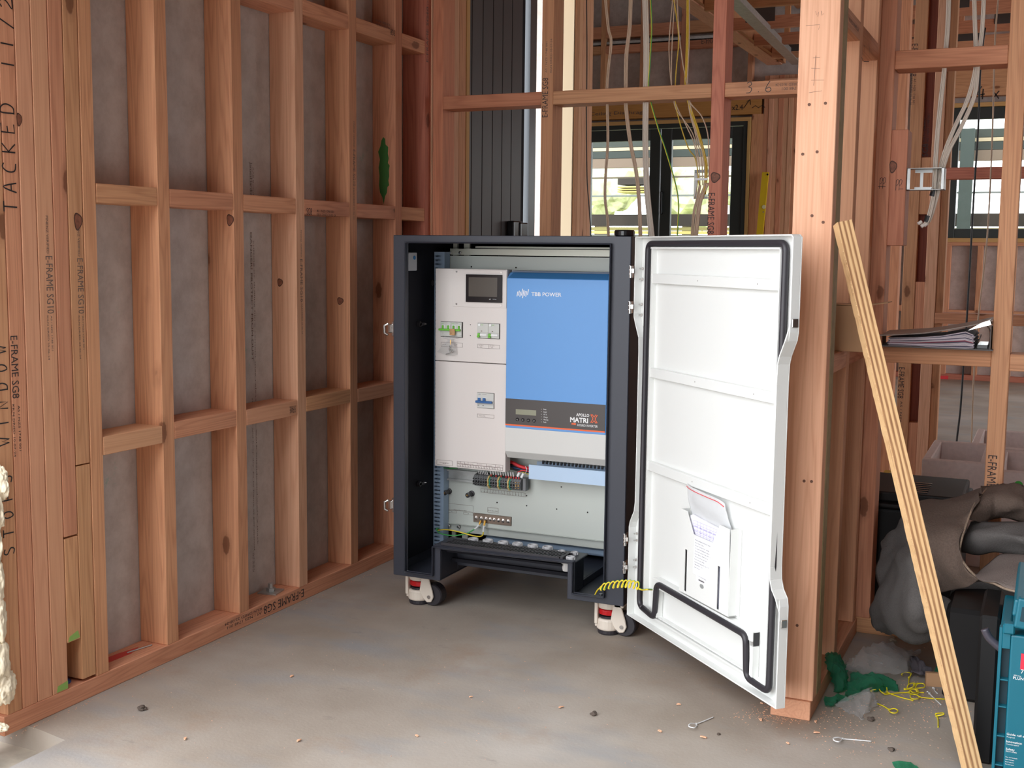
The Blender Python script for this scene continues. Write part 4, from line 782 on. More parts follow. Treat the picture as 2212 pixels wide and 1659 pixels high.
rl = spline([dp(.279, .506, .0025), dp(.30, .5035, -.0016), dp(.34, .5015, -.0046), dp(.39, .499, -.0026), dp(.43, .497, -.0006), dp(.452, .489, .0044)], 6); MB().tube(rl, .0008, 5).build('red_zip_line', RED, bag)
dk = MB(); dbox(dk, .290, .306, .242, .352, .002, .003); dk.build('slot_backing', mat('dark_blue_backing', (.02, .018, .03), .4), ppo)  # dark strips set right behind the two pocket slots
dk = MB(); dbox(dk, .445, .46, .242, .35, .002, .003); dk.build('slot_backing', mat('slate_backing', (.13, .14, .22), .3), ppo)
dp = _dp
# ================================================================ CONTENTS OF THE CABINET
BYf = 3.20
def bx(px, py, Y=BYf): return atY(px, py, Y)
box = thing('switchgear_box', (-1.59, 3.26, .43), 'warm white sheet metal switchgear box inside the cabinet with breakers and small screen', 'electrical box')
X0, X1, Z0, Z1 = -1.7105, -1.4700, .4165, 1.0255; zs = bx(1000, 782).z
b = MB(); b.box(X0, X1, BYf, BYf+.036, zs+.0012, Z1); b.box(X0+.03, X1-.006, BYf+.036, PY-.001, .50, Z1-.012); b.build('upper_cover', BOXW, box, bevel=.001)
b = MB(); b.box(X0, X1, BYf, BYf+.036, Z0, zs-.0012); b.build('lower_cover', BOXW, box, bevel=.001)
def C6(x, y): return (920+x/6.912, 560+y/6.912)
def K(x, y, Y=BYf): return atY(*C6(x, y), Y)
a, c = K(403, 712), K(1200, 160); b = MB(); b.box(a.x, X1-.001, BYf-.0022, BYf, K(403, 706).z, Z1-.003); b.build('screen_plate', BOXW, box, bevel=.0004)
for p_ in ((465, 186), (1132, 198), (462, 668), (1130, 692)): MB().lathe(K(*p_)+Vector((0, -.0022, 0)), (0, -1, 0), [(.0030, 0), (.0026, .0016)], 12).build('screw', STEEL, box)
a, c = K(610, 635), K(1150, 235); sy = BYf-.0022
scr = MB().box(a.x, c.x, sy-.006, sy, a.z, c.z).build('touch_screen', GLOSSB, box, bevel=.0008)
a, c = K(652, 555), K(1085, 275); part(scr, 'display', SCREEN, a.x+.001, c.x, sy-.0066, sy-.0061, K(652, 552).z, c.z)
def logo(par, o, h, Y, m=WHITEI, s=1.):
    b = MB()
    for i, (z0, z1) in enumerate(((0, .62), (.1, .75), (-.05, .62), (.12, 1.0), (-.2, .85), (.08, .72), (-.02, .7), (.2, .95))):
        x = i*.21*h; b.prism([(x+z0*.18*h, z0*h), (x+z0*.18*h+.11*h, z0*h), (x+z1*.18*h+.11*h, z1*h), (x+z1*.18*h, z1*h)], lambda u, v, d: Vector((o.x+u, Y-d, o.z+v)), .0001, .0006)
    b.build('printed_logo', m, par)
o_ = K(945, 603, sy-.006); logo(scr, o_, .0028, sy-.006); text(scr, 'TBB POWER', K(995, 600, sy-.006), xh, zh, .0014, WHITEI, width=.013)
# breakers
def window(x0, x1, z0, z1): b = MB(); b.box(x0, x1, BYf-.0008, BYf-.0002, z0, z1); b.build('cutout_edge', mat('shadow_gap', (.04, .035, .03), .8), box)
a, c = K(222, 1160), K(556, 930); wz0, wz1 = K(390, 1165).z, K(390, 932).z
window(a.x, c.x, wz0, wz1); bw = (c.x-a.x-.003)/2
for k in range(2):
    x0 = a.x+.0005+k*bw; br = MB().box(x0, x0+bw-.0006, BYf-.004, BYf-.0009, wz0+.002, wz1-.001).build('breaker', MCBW, box, bevel=.0005)
    for j in range(2):
        xx = x0+bw*(.18+.5*j); b = MB(); b.box(xx-.001, xx+.0095, BYf-.0058, BYf-.004, wz1-.0245, wz1-.010); b.build('toggle_housing', WHITEI, br, bevel=.0012)
        b = MB(); b.box(xx+.0015, xx+.0065, BYf-.011, BYf-.0058, wz1-.026, wz1-.011); b.build('toggle', GREEN, br, bevel=.001)
    b = MB(); b.box(x0-(.0025 if k == 0 else -.004), x0+bw-(.000 if k == 0 else .002), BYf-.013, BYf-.007, wz1-.0275, wz1-.0215); b.build('toggle_bar', GREEN, br, bevel=.001)
    text(br, 'hager', Vector((x0+.003, BYf-.004, wz1-.0065)), xh, zh, .003, GREEN, width=.010); b = MB(); b.box(x0+.015, x0+.024, BYf-.0044, BYf-.004, wz1-.0045, wz1-.004); b.cyl((x0+.009, BYf-.0043, wz0+.012), (x0+.009, BYf-.004, wz0+.012), .001, 8); b.build('printed_line', INKG, br)
fz0 = K(390, 1310).z; frame_line(box, a.x+.001, c.x-.001, fz0, fz0+.0135, BYf, cols=[(a.x+c.x)/2]); text(box, 'ByPass', Vector(((a.x+c.x)/2+.007, BYf, fz0+.0075)), xh, zh, .0034, INKG); text(box, 'MCB', Vector(((a.x+c.x)/2+.009, BYf, fz0+.0025)), xh, zh, .0034, INKG); text(box, 'AC IN', Vector((a.x+.006, BYf, fz0+.005)), xh, zh, .0034, INKG)
for p_ in ((666, 978), (665, 1139)): c_ = K(*p_); MB().cyl(c_+Vector((0, -.0008, 0)), c_, .0014, 8).build('cover_hole', GLOSSB, box)
a, c = K(773, 1185), K(1110, 955); wz0, wz1 = K(940, 1187).z, K(940, 956).z
window(a.x, c.x, wz0, wz1); bw = (c.x-a.x-.002)/2
for k in range(2):
    x0 = a.x+.0005+k*bw; br = MB().box(x0, x0+bw-.0006, BYf-.004, BYf-.0009, wz0+.0015, wz1-.0008).build('breaker', MCBW, box, bevel=.0005)
    MB().lathe((x0+.007, BYf-.004, wz1-.0055), (0, -1, 0), [(.0042, 0), (.0038, .002)], 16).build('test_button', WHITEI, br)
    b = MB(); b.box(x0+.002, x0+.0105, BYf-.0125, BYf-.004, wz0+.0035, wz0+.0085); b.box(x0+.0022, x0+.0103, BYf-.009, BYf-.004, wz0+.0085, wz0+.0160); b.build('toggle', GREEN, br, bevel=.0008)
    b = MB(); b.cyl((x0+.0108, BYf-.0045, wz0+.011), (x0+bw-.003, BYf-.0045, wz0+.011), .0042, 14); b.build('white_barrel', WHITEI, br)
    text(br, 'hager', Vector((x0+.012, BYf-.004, wz1-.0060)), xh, zh, .003, GREEN, width=.009); b = MB(); b.box(x0+.0005, x0+bw-.001, BYf-.0043, BYf-.004, wz0+.0175, wz0+.0179); b.box(x0+.012, x0+.0165, BYf-.0044, BYf-.004, wz0+.0215, wz0+.0235); b.build('printed_line', INKG, br)
fz0 = K(935, 1333).z; frame_line(box, a.x, c.x-.001, fz0, fz0+.012, BYf, cols=[(a.x+c.x)/2])
for k in range(2): text(box, 'AC OUT %d' % (k+1), Vector((a.x+.005+k*bw, BYf, fz0+.0068)), xh, zh, .0030, INKG, width=.0145); text(box, 'RCD', Vector((a.x+.009+k*bw, BYf, fz0+.002)), xh, zh, .0030, INKG, width=.0065)
def D4(x, y, Y=BYf): return atY(840+x/3.95, 480+y/3.95, Y)
a, c = D4(755, 1580), D4(902, 1455); wz0, wz1 = D4(830, 1588).z, D4(830, 1455).z; window(a.x, c.x, wz0, wz1)
br = MB().box(a.x+.0006, c.x-.0012, BYf-.004, BYf-.0009, wz0+.001, wz1-.0008).build('breaker', MCBW, box, bevel=.0005)
for k in range(2):
    xx = a.x+.005+k*.0165; b = MB(); b.box(xx-.0008, xx+.0098, BYf-.0058, BYf-.004, wz0+.019, wz0+.0335); b.build('toggle_housing', WHITEI, br, bevel=.001); b = MB(); b.box(xx, xx+.009, BYf-.010, BYf-.0058, wz0+.021, wz0+.032); b.build('toggle', BLUEL, br, bevel=.001)
b = MB(); b.box(a.x-.001, c.x-.003, BYf-.014, BYf-.008, wz0+.0165, wz0+.0235); b.build('toggle_bar', BLUEL, br, bevel=.0012)
b = MB(); b.box(a.x+.018, a.x+.032, BYf-.0045, BYf-.004, wz1-.0052, wz1-.0046); b.box(a.x+.004, a.x+.013, BYf-.0045, BYf-.004, wz1-.0065, wz1-.006); b.box(a.x+.003, a.x+.008, BYf-.0045, BYf-.004, wz0+.008, wz0+.0095); b.box(a.x+.019, a.x+.024, BYf-.0045, BYf-.004, wz0+.008, wz0+.0095); b.build('printed_line', INK, br)
text(br, 'NADER', Vector((a.x+.007, BYf-.004, wz1-.0052)), xh, zh, .0018, BLUEL, width=.006)
fz0 = atY(840+667/3.19, 880+72/3.19, BYf).z; frame_line(box, a.x, c.x-.0005, fz0, fz0+.0105, BYf); text(box, 'Battery MCB', Vector((a.x+.008, BYf, fz0+.004)), xh, zh, .0026, INKG, width=.019)
a, c = Q(130, 140, BYf), Q(318, 85, BYf); frame_line(box, a.x, c.x, Q(220, 138, BYf).z, Q(220, 78, BYf).z, BYf); qtext(box, 'External Battery', 165, 108, 280, .0028, BYf); qtext(box, 'MCB', 203, 122, 240, .0028, BYf)
a, c = Q(373, 150, BYf), Q(920, 190, BYf); tz0, tz1 = Q(640, 178, BYf).z, Q(640, 112, BYf).z; fm = (tz0+tz1)/2; wdt = c.x-a.x
frame_line(box, a.x, c.x, tz0, fm, BYf, cols=[a.x+wdt*k/17 for k in range(1, 17)]); frame_line(box, a.x, c.x, fm, tz1, BYf, cols=[a.x+wdt*k for k in (.08, .16, .24, .44, .64, .84)])
for i, s in enumerate(['A', 'B', 'NC', 'C', 'NO', 'C', 'L', 'PE', 'N', 'L', 'PE', 'N', 'L', 'PE', 'N', '+', '-']): text(box, s, Vector((a.x+.0018+wdt*i/17, BYf, tz0+.0014)), xh, zh, .0036, INK, width=.0036 if len(s) > 1 else None)
for s, u, wd in (('RS485', .005, .008), ('Relay1', .085, .008), ('Relay2', .165, .008), ('AC IN', .28, .012), ('AC OUT 1', .47, .014), ('AC OUT 2', .67, .014), ('PV IN', .87, .010)): text(box, s, Vector((a.x+wdt*u, BYf, fm+.0018)), xh, zh, .0026, INKG, width=wd)
# ---- hybrid inverter
IY = 3.19
inv = thing('hybrid_inverter', (-1.31, 3.25, .45), 'blue wall mounted hybrid inverter with dark control strip inside the cabinet', 'inverter')
def I(x, y, Y=IY): return atY(x, y, Y)
def R9(x, y, Y=IY): return atY(1080+x/9.217, 840+y/9.217, Y)
ix0, ix1 = -1.4665, -1.1475; zb = (R9(130, 190).z+R9(2090, 318).z)/2; zo = (R9(130, 730).z+R9(2090, 866).z)/2; zc = (R9(130, 1245).z+R9(2090, 1405).z)/2; ztp = I(1096, 601).z
fx = lambda u, v, d: Vector((d, u, v))
b = MB(); b.prism([(IY, zb-.088), (IY, ztp), (IY+.024, ztp+.017), (PY-.002, ztp+.017), (PY-.002, zb-.088)], fx, ix0, ix1); b.build('blue_cover', BLUE, inv, bevel=.0012)
b = MB(); b.add([(ix0+.003, IY-.0001, ztp+.0008), (ix1-.003, IY-.0001, ztp+.0008), (ix1-.008, IY+.023, ztp+.0172), (ix0+.012, IY+.023, ztp+.0172)], [(0, 1, 2, 3)]); b.build('top_bevel', BLUED, inv)
b = MB(); b.box(ix0+.004, ix1-.001, IY+.026, PY-.003, ztp+.0175, ztp+.022); b.build('top_cap', mat('slate_cap', (.10, .13, .19), .5), inv)
b = MB(); zl = zo-.001; b.prism([(IY+.001, zc), (IY+.001, zl), (PY-.002, zl), (PY-.002, zc-.022), (IY+.018, zc-.022)], fx, ix0-.001, ix1); lw0 = b.build('lower_cover', GREYW, inv, bevel=.001)
b = MB(); b.box(ix0+.0005, ix1-.002, IY-.0016, IY-.0002, zo+.0045, zb); pn = b.build('control_strip', DARKG, inv)
b = MB(); b.box(ix0+.0005, ix1-.002, IY-.0016, IY-.0002, zo, zo+.0044); b.build('orange_line', ORANGE, inv)
py_ = IY-.0016
a, c = R9(315, 510, py_), R9(722, 415, py_); b = MB(); b.box(a.x, c.x, py_-.0006, py_, R9(315, 505, py_).z, R9(315, 398, py_).z-.0004); b.build('lcd_display', LCD, pn)
for i, (x, y) in enumerate(((348, 608), (457, 617), (568, 626), (680, 634))):
    c = R9(x, y, py_); bt = MB().lathe(c, (0, -1, 0), [(.0052, 0), (.005, .0014), (.0038, .0022)], 18).build('push_button', GLOSSB, pn)
    q = .0018; sh = [[(-q, 0), (q, 0), (q, -q), (0, -q)], [(-q, -q/2), (0, q/2), (q, -q/2)], [(-q, q/2), (0, -q/2), (q, q/2)], [(q, q), (q, -q/2), (-q, -q/2)]][i]
    scrawl(pn, '', c+Vector((0, -.0023, 0)), xh, zh, .01, .01, m=WHITEI, wd=.0005, polys=[sh], name='button_symbol')
for i, s in enumerate(('Solar', 'Invert', 'AC In', 'Charge', 'Warning', 'Fault')):
    c = R9(868, 420+51*i, py_); text(pn, s, c, xh, zh, .0044, WHITEI, width=(.0096, .0104, .0104, .0134, .0150, .0090)[i]); d_ = R9(826, 403+51*i, py_); MB().cyl(d_+Vector((0, -.0006, 0)), d_, .0009, 8).build('indicator_light', MCBW, pn)
def rtx(s, x, y, x1, h, m=WHITEI, bold=.0): a_ = R9(x, y, py_); text(pn, s, a_, xh, zh, h, m, width=R9(x1, y, py_).x-a_.x, name='printed_logo', bold=bold)
rtx('APOLLO', 1520, 540, 1778, .0085, bold=.022); rtx('MATRI', 1398, 655, 1756, .0145, bold=.03)
a_ = R9(1875, 598, py_); s_ = .0125
scrawl(pn, '', a_, xh, zh, .01, .01, m=ORANGE, wd=.0024, polys=[[(-.0105, .0118), (-.0050, .0118), (0, .0045), (.0045, .0118), (.0100, .0118), (.0030, 0), (.0100, -.0118), (.0050, -.0118), (0, -.0045), (-.0050, -.0118), (-.0105, -.0118), (-.0030, 0), (-.0105, .0118)]], name='printed_logo')
rtx('HYBRID INVERTER', 1540, 742, 1948, .0070)
a, c = R9(1427, 712, py_), R9(1512, 682, py_); b = MB(); b.box(a.x, c.x, py_-.0006, py_-.0001, a.z, a.z+.0050); b.build('orange_tag', ORANGE, pn); text(pn, '6000', Vector((a.x+.0025, py_-.0006, a.z+.0016)), xh, zh, .0018, DARKG)
o_ = I(1116, 640); logo(inv, o_, .0225, IY); text(inv, 'TBB POWER', I(1148, 639), xh, zh, .0115, WHITEI, width=I(1213, 640).x-I(1148, 640).x, name='printed_logo', bold=.012)
# ---- trunking, din rail, terminals
tr = thing('cable_trunking', (-1.27, 3.27, .40), 'pale blue cable duct below the inverter', 'cable duct')
TY = 3.235; a, c = Q(1228, 300, TY), Q(2140, 380, TY); tz0 = a.z; tz1 = Q(1228, 130, TY).z
b = MB(); b.box(a.x, -1.05, TY, TY+.004, tz0, tz1); b.box(a.x, -1.05, PY-.004, PY-.001, tz0, tz1); b.box(a.x, -1.05, TY+.004, PY-.004, tz0, tz0+.003); b.build('duct_body', TRUNK, tr)
b = MB(); x = a.x+.02
while x < -1.06: b.box(x, x+.005, PY-.010, PY-.006, tz1-.005, tz1+.015); x += .012
b.build('duct_teeth', RUBBER, tr)
dr_ = thing('terminal_rail', (-1.55, 3.29, .38), 'galvanised mounting rail carrying grey and yellow green terminal blocks', 'terminal strip')
DY = 3.285; a, c = Q(213, 250, DY), Q(1310, 420, DY); zt, zb_ = Q(240, 185, DY).z, Q(240, 315, DY).z
b = MB(); b.box(a.x+.0, -1.497, DY, DY+.003, zb_, zb_+.005); b.box(a.x, -1.497, DY, DY+.003, zt-.005, zt); b.box(a.x, -1.497, DY+.010, DY+.013, zb_, zt); b.box(a.x, -1.497, DY+.003, DY+.010, zb_+.0045, zb_+.006); b.build('rail', GALV, dr_)
a, c = Q(560, 385, 3.25), Q(1130, 440, 3.25); tzb, tzt = Q(560, 390, 3.25).z+.0, Q(560, 262, 3.25).z
NT = 19; tw = (Q(1135, 0, 3.25).x-Q(565, 0, 3.25).x)/NT; tx0 = Q(565, 0, 3.25).x
for i in range(NT):
    x0 = tx0+i*tw; mm = TERM; isg = i in (6, 10, 14)
    pr_ = [(3.252, tzb+.006), (3.246, tzb+.013), (3.250, tzt-.018), (3.246, tzt-.010), (3.256, tzt), (3.284, tzt+.004), (3.284, tzb), (3.258, tzb)]
    if i < 6: pr_ = [(p_[0]+.003, p_[1]+(.002 if p_[1] > (tzb+tzt)/2 else .001)) for p_ in pr_]
    t_ = MB()
    if isg:
        t_.prism([(p_[0]-.003, p_[1]+(.003 if p_[1] > (tzb+tzt)/2 else -.003)) for p_ in pr_], fx, x0, x0+tw*.55); tm = t_.build('terminal_block', TERMY, dr_, bevel=.0003); t_ = MB(); t_.prism(pr_, fx, x0+tw*.55, x0+tw-.0003); t_.build('green_half', TERMG, tm)
    else: t_.prism(pr_, fx, x0, x0+tw-.0005); tm = t_.build('terminal_block', mm, dr_, bevel=.0003)
    b = MB()
    for zz in (tzb+.009, tzb+.016, tzt-.014, tzt-.007): b.cyl((x0+tw*.45, 3.2425, zz), (x0+tw*.45, 3.2495, zz), .0014 if zz != tzb+.016 else .0018, 8)
    b.build('terminal_hole', BRASS if isg or i > 16 else GLOSSB, tm)
b = MB(); b.box(tx0+NT*tw+.001, tx0+NT*tw+.012, 3.262, 3.284, tzb-.002, tzt+.004); b.build('end_clamp', TERM, dr_, bevel=.001)
b = MB()
for i in range(7, 19):
    if i % 2 or i > 12: x0 = tx0+(i-.3)*tw; b.cyl((x0, 3.262, tzt+.001), (x0-.001, 3.262, tzt+.007), .0020, 8)
b.build('red_ferrules', RED, dr_)
b = MB()
for i in range(7, 17): x0 = tx0+(i-.3)*tw; b.cyl((x0-.001, 3.262, tzt+.007), (x0-.003-.0005*(i % 3), 3.262, tzt+.020), .0022, 8)
for i in range(6): x0 = tx0+(1.5+i*.7)*tw; b.cyl((x0+.003, 3.262, tzt+.004), (x0-.003, 3.265, tzt+.017), .0012, 8)
b.build('wire_sleeves', WHITEI, dr_)
for p_, q_ in (((1095, 270), (1118, 225)), ((1140, 285), (1168, 235))):
    a_, c_ = Q(*p_, 3.235), Q(*q_, 3.235); b = MB(); b.cyl(a_, c_, .0040, 10); b.build('marked_sleeve', WHITEI, dr_)
# cables behind box bottom
cb = thing('wiring_loom', (-1.45, 3.28, .43), 'red, blue and yellow wiring loom running under the inverter into the duct', 'cables')
for pts, r, m_, nm in (([(960, 85), (1040, 110), (1120, 150), (1235, 180)], .0055, RED, 'red_cable'), ([(1100, 225), (1150, 200), (1240, 210)], .0030, RED, 'red_cable'), ([(960, 150), (1060, 170), (1235, 200)], .0028, mat('wire_blue', (.02, .05, .15), .45), 'blue_cable'), ([(970, 160), (1060, 190), (1140, 215), (1235, 250)], .0014, YELLOW, 'yellow_cable'), ([(960, 175), (1050, 190), (1235, 225)], .0028, CABLEK, 'black_cable'), ([(970, 120), (1100, 160), (1235, 190)], .0040, CABLEK, 'black_cable')):
    MB().tube(spline([Q(*p_, 3.262) for p_ in pts], 6), r, 8).build(nm, m_, cb, smooth=True)
MB().tube(spline([Q(1190, 150, 3.255), Q(1205, 190, 3.250), Q(1190, 235, 3.257)], 5), .0012, 6).build('cable_tie', TIEW, cb)
MB().tube(spline([Q(210, 168, 3.262), Q(280, 176, 3.262), Q(380, 172, 3.262)], 5), .0016, 6).build('green_cable', WGREEN, cb)
# posts with brass centres
for i, (x, y) in enumerate(((225, 472), (497, 500))):
    c = Q(x, y, 3.268); t = thing('battery_terminal_post', (c.x, PY, c.z), ('black battery post near the slotted rail, left of the pair' if i == 0 else 'black battery post nearer the terminal strip, right of the pair'), 'terminal post', 'black battery posts')
    MB().lathe((c.x+.0, PY-.0003, c.z+.0008), (0, -1, 0), [(.0095, 0), (.0095, .006), (.0070, .007), (.0065, .024), (.0078, .025), (.0078, .032), (.0055, .033)], 8 if False else 16).build('insulator', RUBBER, t)
    MB().cyl((c.x, PY-.036, c.z+.0008), (c.x, PY-.031, c.z+.0008), .0028, 12).build('brass_stud', BRASS, t)
# earth bar
a, c = Q(571, 760), Q(1026, 810); eb = thing('earth_bar', (-1.52, PY, .26), 'nickel earth bus bar with eight bolts on the backplate', 'bus bar'); ez0, ez1 = Q(800, 838).z, Q(800, 728).z
MB().box(a.x, c.x, PY-.004, PY-.0005, ez0, ez1).build('bar', mat('nickel_bar', (.48, .38, .31), .3, metal=.9), eb, bevel=.0012)
for x, y in ((606, 762), (666, 768), (722, 776), (772, 781), (820, 784), (874, 792), (927, 798), (988, 805)):
    c = Q(x, y); MB().lathe((c.x, PY-.004, (ez0+ez1)/2), (0, -1, 0), [(.0062, 0), (.0062, .0012), (.0045, .0014), (.0045, .005), (.0026, .0052), (.0026, .009)], 6).build('bolt', STEEL, eb)
cbs = thing('earth_wire', (-1.6, 3.27, .24), 'pair of green and yellow earth wires looping from the earth bar', 'wire')
for (p_, q_) in (((655, 800), (638, 845)), ((708, 800), (696, 858))): MB().cyl(Q(*p_, 3.288), Q(*q_, 3.282), .0030, 10).build('yellow_lug_sleeve', mat('amber_sleeve', (.80, .42, .03), .4), cbs)
MB().tube(spline([Q(636, 848, 3.282), Q(610, 880, 3.28), Q(582, 902, 3.278)], 4), .0026, 8).build('white_sleeve', WHITEI, cbs); MB().tube(spline([Q(693, 862, 3.282), Q(688, 900, 3.28), Q(686, 935, 3.278)], 4), .0026, 8).build('white_sleeve', WHITEI, cbs)
MB().tube(spline([Q(582, 902, 3.278), Q(480, 955, 3.268), Q(330, 978, 3.255), Q(180, 955, 3.25), Q(125, 905, 3.248), Q(150, 890, 3.255)], 8), .0020, 8).build('green_wire', WGREEN, cbs, smooth=True)
MB().tube(spline([Q(686, 935, 3.278), Q(680, 970, 3.27), Q(640, 990, 3.262), Q(540, 975, 3.256), Q(400, 935, 3.255), Q(250, 908, 3.252), Q(140, 915, 3.25)], 8), .0020, 8).build('yellow_wire', YELLOW, cbs, smooth=True)
# thermostat on the left inner wall
th = thing('thermostat', (-1.748, 3.10, 1.0), 'small white thermostat clipped to the dark inner wall top left', 'thermostat')
tx = CX0+.010; za, zb2 = at(890, 545, 0, tx+.02).z, at(890, 585, 0, tx+.02).z
c_ = at(888, 560, 0, tx+.012); MB().box(tx, tx+.016, c_.y-.020, c_.y+.030, zb2, za).build('housing', mat('thermo_grey', (.55, .56, .58), .5), th, bevel=.002)
MB().cyl((tx+.016, c_.y+.012, za-.016), (tx+.018, c_.y+.012, za-.016), .006, 14).build('blue_dial', mat('dial_blue', (.02, .20, .50), .4), th)
MB().tube(spline([(tx+.01, c_.y-.018, zb2), (tx+.012, c_.y-.022, zb2-.01), (tx+.004, c_.y-.026, zb2-.02)], 4), .0015, 6).build('red_wire', RED, th)
t = thing('locking_cam', (-1.745, 3.13, .75), 'pair of black lock cams on the dark inner left wall', 'lock cam')
for z in (.80, .40):
    c_ = at(905, 700 if z > .6 else 1045, 0, tx+.004); b = MB(); b.lathe((tx, c_.y, c_.z), (1, 0, 0), [(.008, 0), (.008, .010)], 10); b.box(tx+.004, tx+.010, c_.y-.005, c_.y+.03, c_.z-.005, c_.z+.003); b.build('cam', RUBBER, t); MB().cyl((tx+.006, c_.y+.022, c_.z), (tx+.013, c_.y+.03, c_.z-.001), .0022, 8).build('cam_screw', STEEL, t)
MB().lathe((RX0-.002, RY-.012, at(931, 611, 1, RY).z), (0, 0, 1), [(.004, -.010), (.008, -.004), (.008, .004), (.004, .010)], 10).build('rail_grommet', RUBBER, cab)
# screw bag and brown tag on the breakers
t = thing('spare_parts_bag', (-1.67, 3.185, .86), 'clear bag of screws with brown tag hung on the left breaker', 'plastic bag')
gy_ = BYf-.016
def KB(x, y, d=.016): return K(x, y, BYf-d)
a, c = KB(355, 1135), KB(432, 1040); MB().box(a.x, c.x, BYf-.018, BYf-.014, KB(390, 1135).z, KB(390, 1040).z).build('brown_tag', mat('kraft_tag', (.52, .30, .14), .7), t, bevel=.001)
text(t, 'F', KB(372, 1080, .018), xh, zh, .004, INK); text(t, '-A', KB(362, 1110, .018), xh, zh, .004, INK)
MB().cyl(KB(368, 1205), KB(366, 1275), .0019, 10).build('brass_pin', BRASS, t)
rows = [[KB(250, 1140, .010), KB(340, 1165, .018), KB(450, 1150, .018), KB(545, 1125, .012)], [KB(265, 1180, .010), KB(340, 1195, .020), KB(440, 1190, .018), KB(540, 1160, .010)], [KB(330, 1205, .010), KB(355, 1210, .014), KB(390, 1210, .014), KB(420, 1200, .010)],
        [KB(250, 1290, .007), KB(330, 1280, .018), KB(400, 1280, .018), KB(450, 1290, .007)], [KB(170, 1385, .004), KB(290, 1420, .012), KB(400, 1440, .012), KB(470, 1420, .004)]]
cloth('bag_film', rows, BAGC, t, amp=.0015, freq=60, thick=.0004)
b = MB()
for (p_, q_) in (((345, 1330), (360, 1380)), ((370, 1340), (380, 1385)), ((300, 1422), (360, 1400)), ((360, 1400), (415, 1370)), ((395, 1350), (400, 1395)), ((350, 1290), (365, 1330))): b.tube([KB(*p_, .006), KB(*q_, .006)], [.0018, .0012], 6)
b.build('screws', STEEL, t)
# coiled earth lead to the door
def W(x, y): return (1200+x/6.913, 1160+y/6.913)
pts = []; axis = [at(*W(590, 860), 1, 3.03), at(*W(640, 780), 1, 3.01), at(*W(720, 745), 1, 2.985), at(*W(860, 715), 1, 2.97), at(*W(1000, 700), 1, 2.965), at(*W(1120, 705), 1, 2.96), at(*W(1240, 730), 1, 2.955)]
sp_ = spline(axis, 26); nt_ = len(sp_)
for i, p_ in enumerate(sp_):
    f = i/nt_; s_ = max(0, min(1, (f-.22)/.08)); ph = 2*math.pi*(f-.25)*13
    pts.append(p_+Vector((math.sin(ph)*.004, math.cos(ph)*.010, math.sin(ph+math.pi/2)*.0075))*s_)
e1 = dp(*db(160, 805, .0), -.002); e2 = dp(*db(225, 812, .016), .012)
pts += spline([pts[-1], at(*W(1290, 790), 1, 2.945), at(*W(1370, 785), 1, 2.90), e2], 6)[1:]
co = thing('coiled_earth_lead', sp_[0], 'coiled yellow green earth lead bridging the cabinet frame and the open door', 'wire')
MB().tube(pts, .0021, 7).build('yellow_coil', YELLOW, co, smooth=True)
MB().tube([p_+Vector((.0003, .0009, .0007)) for p_ in pts], .0018, 7).build('green_stripe', WGREEN, co, smooth=True)
c_ = sp_[0]; MB().cyl(c_+Vector((.0, .004, -.010)), c_, .0035, 8).build('ring_lug', STEEL, co); b = MB(); b.lathe(c_+Vector((.010, .02, -.010)), (0, 0, 1), [(.006, 0), (.006, .008), (.003, .009)], 6); b.lathe(c_+Vector((.022, .025, -.012)), (0, 0, 1), [(.006, 0), (.006, .006), (.003, .007)], 6); b.build('earth_nut', STEEL, co)
# ================================================================ LEANING STRIP, BINDER, BOXES
def ply_strip():
    p0, p1 = Vector((-.094, 2.560, .012)), Vector((-.4265, 2.690, 1.150)); ax = (p1-p0).normalized()
    vw = (Vector((0, 0, CAMH))-(p0+p1)/2).normalized(); xs = ax.cross(vw).normalized(); xs = -xs if xs.x < 0 else xs; yd_ = ax.cross(xs).normalized()
    ca, sa = math.cos(.32), math.sin(.32); xs, yd_ = xs*ca+yd_*sa, yd_*ca-xs*sa
    M = Matrix((xs, yd_, ax)).transposed().to_4x4(); M.translation = p0; L_ = (p1-p0).length; b = MB(); N_ = 90; rr = random.Random(3); V = []; W_ = .0165
    for i in range(N_+1):
        z = L_*i/N_; jl = rr.uniform(-.0016, .0006); V += [(-W_+jl, -.017, z), (W_*.98, -.017, z), (W_, .016, z), (-W_+jl*.5, .016, z)]
    b.add([M @ Vector(v) for v in V], [(4*i+k, 4*i+(k+1) % 4, 4*i+4+(k+1) % 4, 4*i+4+k) for i in range(N_) for k in range(4)]+[(3, 2, 1, 0), tuple(4*N_+k for k in range(4))])
    o = b.build('plywood_strip', [PLY, PINE_PALE], M=M); tag(o, 'rough sawn plywood strip leaning diagonally against the bright post', 'timber offcut')
    for pl in o.data.polygons:
        if pl.normal.x > .7: pl.material_index = 1
    b = MB()
    for i in range(260):
        z = rr.uniform(.02, L_-.02); x = -W_-.0008; l = rr.uniform(.002, .006)
        b.add([M @ Vector(v) for v in ((x+.001, -.016, z), (x+.001, -.016, z+.0018), (x-l*.5, -.0165-l*.2, z+l*.3))], [(0, 1, 2)])
    b.build('splinters', mat('pale_splinter', (.85, .60, .36), .8), o); return o
ply_strip()
